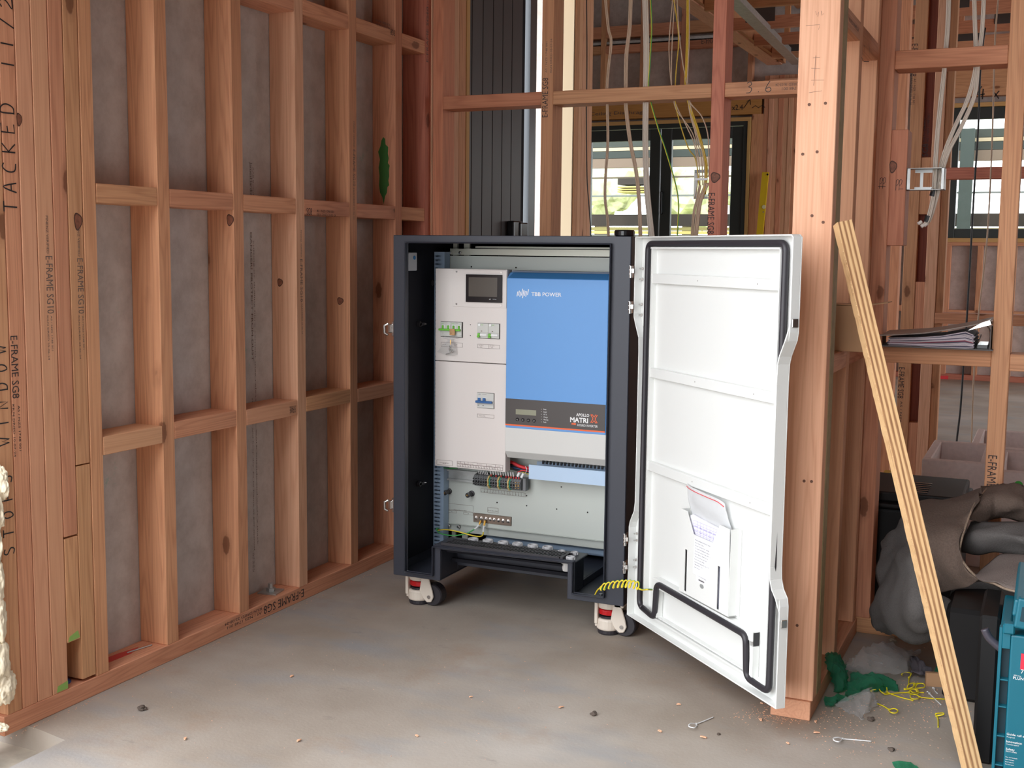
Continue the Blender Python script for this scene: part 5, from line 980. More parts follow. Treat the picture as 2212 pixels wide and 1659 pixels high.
# ring binder on the shelf nogging
BZ = .829
bd = thing('ring_binder', (-.30, 3.46, BZ), 'open-backed ring binder stuffed with pages lying on the right frame nogging', 'binder')
def onR2(x, y, Y=3.425): return atY(x, y, Y)
def S6(x, y): return (1820+x/5.643, 640+y/5.643)
def T6(x, y, Y=3.42): return atY(*S6(x, y), Y)
dd = Vector((0, .22, 0))
def slab(name, m, prof, y0, y1, par, bevel=0): b = MB(); b.prism(prof, fz, y0, y1); return b.build(name, m, par, bevel=bevel)
cover = mat('binder_cover', (.10, .085, .080), .5); cx = lambda x, y: (T6(x, y).x, T6(x, y).z)
slab('bottom_cover', cover, [(T6(475, 650).x, BZ), (T6(1835, 655).x, BZ), (T6(1835, 655).x, BZ+.0035), (T6(475, 650).x, BZ+.0035)], 3.40, 3.62, bd)
top_ = [cx(455, 480), cx(700, 470), cx(1000, 452), cx(1300, 410), cx(1600, 355), cx(1835, 300)]
slab('top_cover', mat('binder_top', (.33, .26, .22), .45), [(x, z) for x, z in top_]+[(x, z+.0035) for x, z in reversed(top_)], 3.40, 3.64, bd, .0008)
slab('spine', cover, [(T6(1830, 0).x, BZ+.003), (T6(1842, 0).x, BZ+.003), (T6(1842, 0).x, cx(0, 315)[1]), (T6(1830, 0).x, cx(0, 315)[1])], 3.40, 3.62, bd)
pw_ = mat('page_block', (.66, .58, .63), .7); pr2 = mat('red_divider', (.30, .03, .06), .6); pdk = mat('grey_divider', (.10, .09, .14), .7)
Zt = [cx(560, 505)[1], cx(900, 500)[1], cx(1200, 475)[1], cx(1500, 425)[1], cx(1600, 470)[1]]; Xp = [T6(x, 500).x for x in (570, 900, 1200, 1500, 1610)]
NB = 15
for i in range(NB):
    f0, f1 = i/NB, (i+.80)/NB; lo, hi = [], []
    for k in range(5):
        x = Xp[k]+(.004*math.sin(i*2.1) if k in (0,) else .002*math.sin(i*1.7) if k == 4 else 0); h = Zt[k]-(BZ+.004); wv = .0010*math.sin(k*1.9+i*.5)
        lo.append((x, BZ+.004+h*f0+wv)); hi.append((x, BZ+.004+h*f1+wv))
    slab('page_bundle', pr2 if i in (6,) else pdk if i % 4 == 1 else pw_, lo+hi[::-1], 3.405, 3.61, bd)
MB().tube(spline([T6(1650, 560, 3.43), T6(1680, 500, 3.43), T6(1690, 465, 3.43)], 4), .0016, 8).build('ring_lever', STEEL, bd)
MB().tube(spline([T6(1770, 640, 3.43), T6(1800, 500, 3.43), T6(1790, 400, 3.43), T6(1740, 350, 3.43)], 5), .0020, 8).build('ring_arch', STEEL, bd); b = MB(); a_ = T6(1640, 640); b.box(a_.x, T6(1800, 0).x, 3.42, 3.56, BZ+.004, BZ+.014); b.build('ring_mechanism', GLOSSB, bd)
slab('foil_label', mat('foil', (.75, .74, .72), .15, metal=.9), [(cx(1560, 0)[0], cx(0, 375)[1]+.0042), cx(1700, 318), cx(1800, 288), (cx(1838, 0)[0], cx(0, 300)[1]+.004)], 3.398, 3.50, bd)
# cardboard box on the return-wall nogging
a, c = at(1838, 765, 1, 2.95), at(1838, 679, 1, 2.95)
cbx = thing('cardboard_box', (-.50, 3.0, .845), 'small brown cardboard box on the return wall nogging behind the strip', 'box')
b = MB(); b.box(-.545, -.405, 2.96, 3.045, .8455, .958); b.build('box_body', CARD, cbx, bevel=.001)
b = MB(); b.box(-.545, -.41, 2.958, 3.04, .9585, .9605, Matrix.Rotation(0, 4, 'X')); b.prism([(-.402, .958), (-.355, .966), (-.355, .968), (-.404, .9605)], fz, 2.962, 3.04); b.build('box_flap', CARD, cbx)
text(cbx, 'EK', Vector((-.4045, 2.985, .90)), yy, zh, .028, INKG); frame_line(cbx, -.535, -.525, .865, .925, 2.9595, INKG)
# ================================================================ TOOL CASE
tc = thing('tool_case', (.12, 2.6, 0), 'teal plastic power tool case standing at the right edge of the floor', 'tool case')
TYf = 2.45
def G(x, y, Y=TYf): return atY(2060+x/3.96, 1240+y/3.96, Y)
x0 = G(385, 600).x; zt = G(500, 520).z
b = MB(); b.box(x0+.021, .30, TYf, 2.78, .012, zt); b.box(x0, x0+.0212, TYf+.020, 2.76, .012, zt-.004); b.build('case_body', TEAL, tc, bevel=.004, seg=2)
b = MB(); b.box(x0, x0+.006, TYf+.001, TYf+.02, .012, zt+.012); b.box(x0+.006, x0+.021, TYf+.001, TYf+.02, zt-.03, zt+.012)
for z in (.075, .135, .195, .25): b.box(x0+.0055, x0+.021, TYf+.003, TYf+.02, z, z+.003)
b.build('side_ribs', TEAL, tc, bevel=.0008)
part(tc, 'side_recess', TEALD, x0+.0062, x0+.0205, TYf+.0185, TYf+.0199, .02, zt-.031)
b = MB(); b.box(x0+.006, x0+.028, TYf-.006, TYf+.02, zt+.001, zt+.022); b.build('hinge_block', TEAL, tc, bevel=.003)
b = MB(); Mx = Matrix.Translation((x0+.018, TYf, zt+.050)) @ Matrix.Rotation(.10, 4, 'Y'); b.box(.004, .32, .0, .32, -.012, .022, Mx); b.box(.010, .040, -.016, .006, -.030, .030, Mx); b.build('case_lid', TEAL, tc, bevel=.004, seg=2)
b = MB(); b.box(.019, .032, -.0175, -.0160, -.014, .014, Mx); b.build('latch_window', TEALD, tc)
c0 = G(575, 720); b = MB(); b.box(c0.x, c0.x+.20, TYf-.0012, TYf-.0002, c0.z-.022, c0.z+.010); b.build('red_label', mat('label_red', (.72, .02, .05), .5), tc)
text(tc, '7', Vector((c0.x+.0015, TYf-.0012, G(0, 765).z)), xh, zh, .0085, WHITEI); text(tc, '40V max', Vector((G(565, 0).x, TYf, G(0, 795).z)), xh, zh, .0028, WHITEI); text(tc, 'PLUNGE SAW', Vector((G(562, 0).x, TYf, G(0, 823).z)), xh, zh, .0058, WHITEI)
for s, y, h in (('Guide rail compatible', 1300, .0050), ('Plunge cut', 1320, .0026), ('Innovation', 1363, .0050), ('Constant speed', 1381, .0026), ('Safety', 1427, .0050), ('Electric brake', 1442, .0026), ('Max. Cutting depth', 1490, .0020), ('Base thickness', 1510, .0020), ('Bevel capacity', 1530, .0020), ('No load speed', 1550, .0020)): text(tc, s, Vector((G(540 if h > .003 else 542, 0).x-.0008, TYf, G(0, y).z)), xh, zh, h, WHITEI)
part(tc, 'bottom_band', mat('navy_band', (.008, .008, .03), .5), G(478, 0).x, .28, TYf-.0010, TYf-.0002, G(0, 1650).z, G(0, 1585).z)
for i, (x, cc) in enumerate(((508, (.10, .16, .45)), (558, (.65, .06, .20)))):
    part(tc, 'printed_icon', mat('icon%s' % 'ab'[i], cc, .5), G(x, 0).x, G(x+34, 0).x, TYf-.0016, TYf-.0012, G(0, 1630).z, G(0, 1596).z)
text(tc, 'f', Vector((G(521, 0).x, TYf-.0016, G(0, 1627).z)), xh, zh, .005, WHITEI); scrawl(tc, '', Vector((G(575, 0).x, TYf-.0016, G(0, 1613).z)), xh, zh, .01, .01, m=WHITEI, wd=.0006, polys=[[(.0022*math.cos(k), .0022*math.sin(k)) for k in [i*math.pi/6 for i in range(13)]]])
t = MB().tube(spline([G(265, 470, 2.5), G(300, 540, 2.5), G(360, 600, 2.5), G(420, 650, 2.5)], 5), .008, 10).build('carry_handle', mat('dark_grip', (.05, .045, .06), .35), tc, smooth=True)
# black crate behind the right frame
cr = thing('storage_crate', (-.47, 3.75, 0), 'black lidded plastic crate half hidden behind the right frame', 'crate')
a, c = at(1896, 1100, 1, 3.56), at(1972, 1100, 1, 3.56)
b = MB(); b.box(-.50, -.20, 3.60, 3.95, .0, .335); b.build('crate_body', CRATE, cr, bevel=.01, seg=2); b = MB(); zc_ = .352; b.box(-.515, -.19, 3.585, 3.965, .336, zc_); b.box(-.48, -.20, 3.61, 3.94, zc_, zc_+.03); b.build('crate_lid', CRATE, cr, bevel=.006, seg=2)
b = MB()
for i in range(6): b.box(-.36, -.30, 3.64+.03*i, 3.652+.03*i, zc_+.0302, zc_+.032)
b.build('lid_slots', GLOSSB, cr)
# polystyrene boxes
def eps(x0, x1, y0, y1, z1, label):
    t_ = .03; b = MB(); b.box(x0, x1, y0, y0+t_, .0, z1); b.box(x0, x1, y1-t_, y1, .0, z1); b.box(x0, x0+t_, y0+t_, y1-t_, .0, z1); b.box(x1-t_, x1, y0+t_, y1-t_, .0, z1); b.box(x0+t_, x1-t_, y0+t_, y1-t_, 0, t_)
    o = b.build('polystyrene_box', EPS, bevel=.004); tag(o, label, 'polystyrene box'); return o
q0, q1, q2 = atY(1995, 991, 4.35), atY(2130, 993, 4.35), atY(1984, 962, 4.85)
eps(q0.x-.005, q1.x+.01, 4.35, 4.83, q0.z, 'dirty white polystyrene box standing left behind the E-FRAME stud')
q3, q4 = atY(2095, 985, 4.86), atY(2300, 985, 4.86); eps(q3.x, q3.x+.50, 4.86, 5.36, atY(2095, 962, 4.86).z, 'second polystyrene box behind the first with a raised rim')
q5 = atY(2165, 993, 4.2); eps(q1.x+.03, q1.x+.5, 4.3, 4.78, q0.z-.012, 'polystyrene box right of the E-FRAME stud at the photo edge')
t = MB().box(.0, .0+.14, 3.60, 3.72, .0, atY(2170, 1034, 3.6).z).build('timber_offcut', PINE); t.location.x += 0; tag(t, 'short timber offcut with a green paint dot behind the blanket', 'timber offcut')
c = atY(2200, 1048, 3.6); MB().lathe((c.x, 3.5995, c.z), (0, -1, 0), [(.012, 0), (.011, .0006)], 14).build('green_dot', mat('green_dot', (.03, .30, .03), .6), t)
c = atY(1914, 1040, 4.2); tag(MB().box(c.x-.012, c.x+.008, 4.2, 4.26, .0, atY(1914, 1022, 4.2).z).build('spirit_level', LEVELY), 'yellow spirit level end standing left of the polystyrene boxes', 'spirit level')
# spirit level against the far wall
a, c = atY(1654, 372, YF-.06), atY(1640, 520, YF-.06); t = thing('spirit_level', (a.x, YF-.06, 0), 'long yellow spirit level leaning on the far studs beside the glazed doors', 'spirit level')
dv = (a-c); bt = c-dv*((c.z-.0)/dv.z); b = MB(); b.add([v+Vector((dx, dy, 0)) for v in (bt, a) for dx in (-.03, .03) for dy in (-.012, .012)], [(0, 1, 3, 2), (4, 6, 7, 5), (0, 4, 5, 1), (2, 3, 7, 6), (0, 2, 6, 4), (1, 5, 7, 3)]); b.build('level_beam', LEVELY, t)
c = atY(1650, 447, YF-.075); MB().lathe(c, (0, -1, 0), [(.018, 0), (.016, .003)], 14).build('bubble_vial', mat('vial', (.75, .72, .45), .3), t); c = atY(1649, 458, YF-.075); MB().lathe(c, (0, -1, 0), [(.007, 0), (.006, .003)], 10).build('vial_screw', STEEL, t); c = atY(1658, 377, YF-.075); MB().lathe(c, (0, -1, 0), [(.009, 0), (.008, .003)], 10).build('hang_hole', GLOSSB, t)
# ================================================================ CANVAS BLANKET
def Bz(x, y, Y): return atY(1880+x/3.95, 940+y/3.95, Y)
bk = thing('canvas_blanket', (-.2, 3.1, 0), 'heap of grey brown canvas drop cloth draped behind the leaning strip', 'blanket')
rows = [[Bz(330, 640, 3.30), Bz(440, 585, 3.32), Bz(620, 560, 3.34), Bz(800, 500, 3.35), Bz(960, 450, 3.34)],
        [Bz(290, 720, 3.22), Bz(420, 690, 3.16), Bz(600, 690, 3.14), Bz(780, 640, 3.15), Bz(930, 540, 3.16)],
        [Bz(300, 860, 3.19), Bz(420, 850, 3.10), Bz(560, 840, 3.06), Bz(720, 810, 3.05), Bz(860, 680, 3.10)],
        [Bz(330, 1020, 3.17), Bz(440, 1010, 3.08), Bz(560, 1000, 3.03), Bz(680, 1000, 3.00), Bz(780, 900, 3.02)],
        [Bz(380, 1200, 3.17), Bz(500, 1190, 3.08), Bz(600, 1180, 3.03), Bz(740, 1170, 2.97), Bz(800, 1120, 2.94)],
        [Bz(420, 1330, 3.18), Bz(540, 1330, 3.09), Bz(660, 1330, 3.05), Bz(820, 1290, 2.98), Bz(930, 1225, 2.93)]]
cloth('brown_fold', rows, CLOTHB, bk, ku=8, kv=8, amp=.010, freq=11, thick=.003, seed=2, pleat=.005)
rows = [[Bz(310, 690, 3.16), Bz(240, 790, 3.20), Bz(150, 850, 3.24), Bz(120, 900, 3.27)],
        [Bz(380, 760, 3.10), Bz(320, 870, 3.12), Bz(220, 920, 3.16), Bz(110, 980, 3.22)],
        [Bz(450, 960, 3.07), Bz(340, 1010, 3.03), Bz(200, 1030, 3.08), Bz(80, 1100, 3.20)],
        [Bz(500, 1130, 3.06), Bz(380, 1160, 2.99), Bz(220, 1180, 3.02), Bz(45, 1250, 3.17)],
        [Bz(560, 1280, 3.06), Bz(420, 1320, 2.96), Bz(230, 1360, 2.98), Bz(30, 1400, 3.16)],
        [Bz(640, 1420, 3.08), Bz(470, 1500, 2.95), Bz(260, 1530, 2.97), Bz(40, 1540, 3.15)],
        [Bz(690, 1600, 3.10), Bz(560, 1660, 3.00), Bz(330, 1700, 3.01), Bz(60, 1620, 3.16)],
        [Bz(690, 1640, 3.16), Bz(560, 1700, 3.10), Bz(330, 1740, 3.10), Bz(90, 1640, 3.22)]]
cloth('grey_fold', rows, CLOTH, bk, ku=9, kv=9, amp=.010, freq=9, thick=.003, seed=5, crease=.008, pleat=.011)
rows = [[Bz(940, 430, 3.34), Bz(1050, 420, 3.34), Bz(1180, 425, 3.33), Bz(1320, 470, 3.30), Bz(1480, 560, 3.3)],
        [Bz(880, 640, 3.14), Bz(1020, 560, 3.20), Bz(1180, 560, 3.20), Bz(1320, 600, 3.20), Bz(1480, 680, 3.2)],
        [Bz(840, 720, 3.12), Bz(1000, 740, 3.22), Bz(1180, 720, 3.24), Bz(1320, 730, 3.24), Bz(1480, 780, 3.2)]]
cloth('back_fold', rows, CLOTHB, bk, amp=.010, freq=10, thick=.003, seed=8, crease=.015, pleat=.006)
rows = [[Bz(860, 735, 3.20), Bz(1000, 745, 3.16), Bz(1180, 735, 3.12), Bz(1330, 740, 3.12), Bz(1500, 760, 3.1)],
        [Bz(800, 850, 3.12), Bz(960, 850, 3.05), Bz(1150, 850, 3.02), Bz(1330, 880, 3.02), Bz(1500, 880, 3.0)],
        [Bz(770, 1000, 3.14), Bz(930, 1000, 3.10), Bz(1100, 980, 3.08), Bz(1330, 1030, 3.06), Bz(1500, 1040, 3.0)]]
cloth('inner_fold', rows, CLOTH, bk, amp=.010, freq=9, thick=.003, seed=11, pleat=.006)
rows = [[Bz(890, 1190, 2.98), Bz(980, 1110, 3.02), Bz(1120, 1040, 3.03), Bz(1330, 1040, 3.0), Bz(1500, 1060, 3.0)],
        [Bz(900, 1205, 2.92), Bz(1020, 1180, 2.88), Bz(1160, 1150, 2.86), Bz(1330, 1170, 2.84), Bz(1500, 1180, 2.84)],
        [Bz(920, 1225, 2.88), Bz(1060, 1265, 2.80), Bz(1160, 1310, 2.76), Bz(1330, 1350, 2.74), Bz(1500, 1370, 2.74)]]
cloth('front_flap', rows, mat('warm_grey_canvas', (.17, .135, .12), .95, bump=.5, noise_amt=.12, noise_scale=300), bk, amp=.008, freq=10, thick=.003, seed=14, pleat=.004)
MB().tube(spline([Bz(1000, 450, 3.335), Bz(890, 590, 3.15), Bz(820, 760, 3.07), Bz(770, 930, 3.01), Bz(770, 1020, 3.0), Bz(820, 1120, 2.935), Bz(930, 1225, 2.925), Bz(1060, 1268, 2.80), Bz(1160, 1313, 2.757), Bz(1330, 1353, 2.737)], 8), .0028, 6).build('frayed_hem', mat('pale_fray', (.30, .22, .16), .9, noise_amt=.3, noise_scale=200), bk)
rows = [[Bz(700, 1290, 3.16), Bz(820, 1280, 3.18), Bz(960, 1250, 3.2), Bz(1100, 1290, 3.2)], [Bz(660, 1450, 3.16), Bz(820, 1460, 3.2), Bz(980, 1480, 3.22), Bz(1100, 1500, 3.25)], [Bz(640, 1640, 3.16), Bz(800, 1680, 3.2), Bz(980, 1740, 3.2), Bz(1120, 1800, 3.2)]]
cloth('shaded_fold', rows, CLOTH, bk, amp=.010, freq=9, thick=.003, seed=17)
dk = tag(MB().box(-.100, -.059, 2.63, 2.86, .0, .325).build('shade_box', CRATE, bevel=.006), 'narrow black box standing in for the shade between the leaning strip and the teal case', 'tool case')  # black box added to fill a gap that is only in shade
dk = tag(MB().box(-.19, .30, 2.99, 3.36, .0, .23).build('storage_crate', CRATE, bevel=.01), 'black box standing in for the shade under the canvas behind the teal case', 'crate')  # black box added for the shaded hollow, no crate is seen here
# ================================================================ BAGS, TIES, CHIPS ON THE FLOOR
def Fl(x, y, z=0.): p_ = at(x, y, 2, z); return p_
def H4(x, y, z=0.): return Fl(1780+x/3.958, 1240+y/3.958, z)
def bagq(name, label, m, rows, seed, amp=.007, crease=.020):
    o = cloth(name, rows, m, amp=amp, freq=26, thick=.0004, seed=seed, crease=crease, smooth=True, ku=7, kv=7); return tag(o, label, 'plastic bag')
bagq('clear_bag', 'crumpled clear plastic bag heaped beside the canvas', BAGC, [[H4(180, 740, .01), H4(260, 700, .04), H4(340, 640, .05), H4(490, 575, .05), H4(700, 640, .04), H4(840, 665, .02)], [H4(180, 800, .03), H4(280, 780, .045), H4(400, 740, .05), H4(540, 700, .05), H4(700, 700, .04), H4(800, 700, .02)], [H4(190, 860, .004), H4(300, 850, .02), H4(420, 850, .03), H4(560, 850, .03), H4(690, 850, .02), H4(740, 780, .01)]], 3)
bagq('clear_bag', 'dark glossy plastic bag tucked under the canvas edge', clear('smoky_film', (.30, .27, .30), .30, .15), [[H4(730, 740, .02), H4(780, 710, .03), H4(850, 760, .03), H4(920, 850, .01)], [H4(740, 850, .01), H4(800, 840, .02), H4(860, 860, .015), H4(920, 880, .004)]], 4)
bagq('green_bag', 'crumpled green plastic bag against the foot of the post', BAGG, [[H4(0, 650, .05), H4(60, 660, .06), H4(130, 700, .05), H4(185, 780, .03)], [H4(30, 780, .05), H4(80, 760, .07), H4(140, 790, .06), H4(200, 860, .03)], [H4(70, 900, .02), H4(110, 900, .03), H4(160, 900, .03), H4(200, 940, .01)], [H4(90, 1010, .002), H4(120, 1010, .006), H4(170, 1000, .005), H4(220, 980, .002)]], 6)
bagq('green_bag', 'green plastic film lying behind the yellow zip ties', BAGG, [[H4(230, 850, .02), H4(320, 840, .03), H4(430, 860, .035), H4(520, 870, .03), H4(600, 960, .006)], [H4(200, 960, .01), H4(300, 940, .02), H4(420, 930, .03), H4(520, 950, .015), H4(640, 1000, .003)], [H4(170, 1050, .002), H4(280, 1020, .008), H4(380, 985, .006), H4(500, 1000, .004), H4(600, 1000, .002)]], 7)
bagq('green_bag', 'green plastic film scrap left of the clear bag on the floor', BAGG, [[H4(0, 1040, .01), H4(60, 1050, .02), H4(130, 1020, .02), H4(200, 1050, .01)], [H4(0, 1090, .004), H4(70, 1090, .01), H4(150, 1060, .01), H4(230, 1070, .004)], [H4(10, 1130, .002), H4(60, 1135, .003), H4(150, 1090, .003), H4(260, 1080, .002)]], 9)
bagq('green_bag', 'green and clear plastic film right of the ties by the strip', BAGG, [[H4(1000, 730, .03), H4(1080, 740, .03), H4(1200, 740, .03), H4(1290, 760, .02)], [H4(960, 800, .02), H4(1060, 810, .02), H4(1180, 820, .02), H4(1330, 840, .01)], [H4(930, 865, .003), H4(1050, 890, .004), H4(1180, 905, .004), H4(1320, 950, .002)]], 10)
bagq('green_bag', 'corner of green plastic film at the bottom edge of the floor', BAGG, [[H4(580, 1605, .004), H4(640, 1600, .006), H4(730, 1610, .005), H4(810, 1660, .003)], [H4(610, 1660, .003), H4(680, 1670, .004), H4(760, 1690, .003), H4(840, 1720, .002)]], 12, .002, .004)
bagq('clear_bag', 'small clear bag with a knot lying in front of the green film', BAGC, [[H4(80, 1110, .004), H4(200, 1050, .02), H4(290, 1000, .03), H4(370, 965, .035), H4(410, 1000, .02)], [H4(140, 1150, .003), H4(240, 1120, .012), H4(320, 1080, .02), H4(400, 1050, .025), H4(455, 1095, .01)], [H4(240, 1210, .002), H4(290, 1220, .004), H4(330, 1255, .003), H4(370, 1180, .006), H4(440, 1130, .004)]], 13)
def tie(label, m, tail, loop, head, r=.0015, group=None):
    t_ = thing('zip_tie', head, label, 'cable tie', group)
    MB().tube(spline(tail, 6), r, 6).build('tail', m, t_, smooth=True); MB().tube(spline(loop, 6), r, 6).build('loop', m, t_, smooth=True)
    MB().box(-.0025, .0025, -.0022, .0022, -.002, .0024, Matrix.Translation(head)).build('head', m, t_, bevel=.0006)
def zt_(label, m, tail, loop, z0=.0022, grp=None):
    tl = [H4(x, y, z0) for x, y in tail]; lp = [H4(x, y, z0+(.006 if 0 < i < len(loop)-1 else 0)) for i, (x, y) in enumerate(loop)]; tie(label, m, tl, lp, tl[0], group=grp)
zt_('yellow zip tie standing alone nearest the leaning strip', TIEY, [(963, 1212), (975, 1250), (976, 1310)], [(963, 1212), (955, 1195), (1015, 1188), (1022, 1200), (963, 1215)])
zt_('yellow zip tie with its tail in the small clear bag', TIEY, [(556, 1160), (510, 1130), (455, 1108)], [(556, 1160), (600, 1150), (632, 1168), (610, 1188), (570, 1182), (556, 1162)])
zt_('yellow zip tie with the longest tail pointing right', TIEY, [(820, 1053), (900, 1062), (1040, 1070)], [(820, 1053), (780, 1028), (738, 1035), (750, 1065), (795, 1068), (820, 1055)])
zt_('yellow zip tie in the pile with its tail slanting down right', TIEY, [(540, 1012), (640, 1050), (765, 1082)], [(540, 1012), (530, 960), (480, 965), (475, 990), (510, 1020), (540, 1015)])
zt_('yellow zip tie in the pile with its tail pointing left', TIEY, [(725, 1012), (620, 1018), (515, 1030)], [(725, 1012), (750, 985), (800, 990), (805, 1020), (770, 1030), (725, 1014)])
zt_('yellow zip tie lying short and flat right of the pile loops', TIEY, [(800, 1010), (830, 1013), (855, 1014)], [(800, 1010), (775, 985), (740, 990), (760, 1012), (800, 1011)])
zt_('yellow zip tie highest in the pile with an upright loop', TIEY, [(727, 885), (725, 920), (720, 955)], [(727, 885), (745, 850), (700, 840), (665, 855), (668, 870)], .004)
zt_('yellow zip tie curled left in the twin loops of the pile', TIEY, [(690, 984), (720, 984), (750, 978)], [(710, 980), (722, 945), (765, 932), (780, 945), (750, 972), (712, 980)], .004)
zt_('yellow zip tie curled right in the twin loops of the pile', TIEY, [(770, 945), (800, 934), (850, 938)], [(778, 975), (800, 940), (850, 938), (860, 965), (820, 975), (780, 976)], .004)
zt_('short yellow zip tie end beside the green film', TIEY, [(405, 998), (430, 992), (460, 985)], [(405, 998), (420, 990), (440, 988), (460, 984)])
zt_('white zip tie lying in front of the post at right', TIEW, [(158, 1409), (270, 1418), (405, 1430)], [(158, 1409), (120, 1397), (82, 1405), (90, 1425), (130, 1433), (158, 1412)])
zt_('white zip tie among the yellow ties pointing down right', TIEW, [(900, 1020), (950, 1070), (1000, 1117)], [(900, 1020), (885, 1005), (880, 1010)]); zt_('second white zip tie behind the yellow ties', TIEW, [(935, 975), (950, 1000), (970, 1022)], [(935, 975), (942, 980), (950, 985)])
def fz_(x, y): return ((x-1780)*3.958, (y-1240)*3.958)
zt_('white zip tie on the bare floor below the open cabinet door', TIEW, [fz_(1504, 1564), fz_(1520, 1558), fz_(1541, 1549)], [fz_(1504, 1564), fz_(1492, 1563), fz_(1488, 1569), fz_(1500, 1572), fz_(1506, 1566)])
# cut ends of the white cables
for k_, (x_, y_) in enumerate(((1983, 484), (1990, 490), (1996, 488))):
    p_ = atY(x_, y_, 3.455); q_ = atY(x_+8, y_-6, 3.458); o = MB().tube([q_, p_], [.0042, .0048], 10).build('cable_end', mat('cable_end_white', (.85, .80, .74), .4)); tag(o, ('leftmost', 'middle', 'rightmost')[k_]+' of the three stripped white cable ends hanging under the bracket', 'cable end', 'stripped cable ends')
rg = random.Random(11)
chips = [(1745, 1552, 'fresh wood chip beside the foot of the post'), (1762, 1559, 'pale wood chip in front of the post'), (1741, 1548, 'small upright chip at the post corner'), (1764, 1583, 'curled wood chip near the white zip tie'), (1701, 1606, 'pink wood chip lowest on the floor right of centre'), (1645, 1520, 'orange wood chip under the open door corner'), (1643, 1555, 'flat wood chip below the cabinet door corner'), (1667, 1532, 'wood chip touching the door corner'), (1017, 1506, 'orange chip on the bare floor left of centre'), (630, 1461, 'orange chip nearest the left wall plate'), (400, 1596, 'pale chip on the bright floor at lower left'), (646, 1600, 'pale chip on the bright floor, lower centre'), (1519, 1593, 'tan chip below the white zip tie on bare floor'), (1212, 1528, 'tan chip left of the dark clod'), (1466, 1522, 'orange chip below the door panel'), (1425, 1580, 'brown chip below the door near centre right'), (1468, 1340, 'tiny chip right of the right castor'), (900, 1590, 'tiny chip at the lower middle of the floor')]
for x, y, lb_ in chips:
    p_ = Fl(x, y, .002); b = MB(); s_ = rg.uniform(.004, .008); a_ = rg.uniform(0, 3)
    M = Matrix.Translation(p_) @ Matrix.Rotation(a_, 4, 'Z') @ Matrix.Rotation(rg.uniform(-.3, .3), 4, 'X'); b.add([M @ Vector(v) for v in ((-s_, -s_*.4, 0), (-s_*.2, -s_*.55, .001), (s_, -s_*.2, .0005), (s_*.8, s_*.4, 0), (-s_*.1, s_*.5, .001), (-s_*.9, s_*.2, 0), (-s_, -s_*.4, .002), (-s_*.2, -s_*.5, .003), (s_, -s_*.2, .0025), (s_*.8, s_*.4, .002), (-s_*.1, s_*.5, .003), (-s_*.9, s_*.2, .002))], [(0, 1, 2, 3, 4, 5), (11, 10, 9, 8, 7, 6)]+[(i, (i+1) % 6, 6+(i+1) % 6, 6+i) for i in range(6)])
    o = b.build('wood_chip', CHIP); tag(o, lb_, 'wood chip')
for x, y, s_, lb_ in ((308, 1529, .010, 'grey dirt clod near the left wall plate'), (1282, 1541, .008, 'brown dirt clod on the middle of the bare floor'), (1925, 1618, .007, 'dark twig-like clod near the bottom right floor'), (1881, 1553, .008, 'small stone in front of the clear bag'), (1552, 1585, .004, 'tiny dark crumb below the open door'), (1928, 1380, .012, 'pale pebble behind the clear bag near the frame plate')):
    p_ = Fl(x, y, s_*.5); me = bpy.data.meshes.new('dirt_clod'); bm = bmesh.new(); bmesh.ops.create_icosphere(bm, subdivisions=3, radius=s_)
    for v in bm.verts: v.co = v.co*(1+.6*noise.noise(v.co*140+Vector((x, 0, 0)))); v.co.z *= .6
    bm.to_mesh(me); bm.free(); o = put('dirt_clod', me, DIRT if x != 1928 else mat('pale_pebble', (.35, .27, .2), .9), None, Matrix.Translation(p_)); tag(o, lb_, 'dirt clod' if x != 1928 else 'pebble')
# sawdust: crumbs nobody could count
b = MB()
def crumb(p_, s_):
    M = Matrix.Translation(p_) @ Matrix.Rotation(rg.uniform(0, 6), 4, 'Z'); b.box(-s_, s_, -s_*.4, s_*.4, 0, s_*.5, M)
for i in range(1500):
    g = rg.random()
    if g < .40: x, y = rg.gauss(1700, 45), rg.gauss(1545, 9)
    elif g < .62: x, y = rg.gauss(1880, 90), rg.gauss(1560, 40)
    elif g < .82: x, y = rg.gauss(2000, 60), rg.gauss(1500, 25)
    elif g < .92: t_ = rg.random(); x, y = 20+t_*800, 1592-t_*365+rg.uniform(1, 6)
    else: x, y = rg.uniform(250, 2050), rg.uniform(1360, 1655)
    if y < 1380 and g < .82: continue
    p_ = Fl(x, y, .0004)
    if p_.x > -.10 and p_.y > 2.4: continue
    if p_.x < -2.045 or (-.56 < p_.x < -.44 and p_.y > 2.70): continue
    crumb(p_, rg.uniform(.0005, .0016))
sd = b.build('sawdust', CHIP); tag(sd, 'pale sawdust crumbs scattered on the slab round the post', 'sawdust', kind='stuff')
t = MB().box(0, .05, 0, .012, 0, .035, Matrix.Translation(H4(870, 960, .0)) @ Matrix.Rotation(.3, 4, 'Z')).build('cardboard_scrap', CARD); tag(t, 'torn brown cardboard scrap behind the yellow ties', 'cardboard')
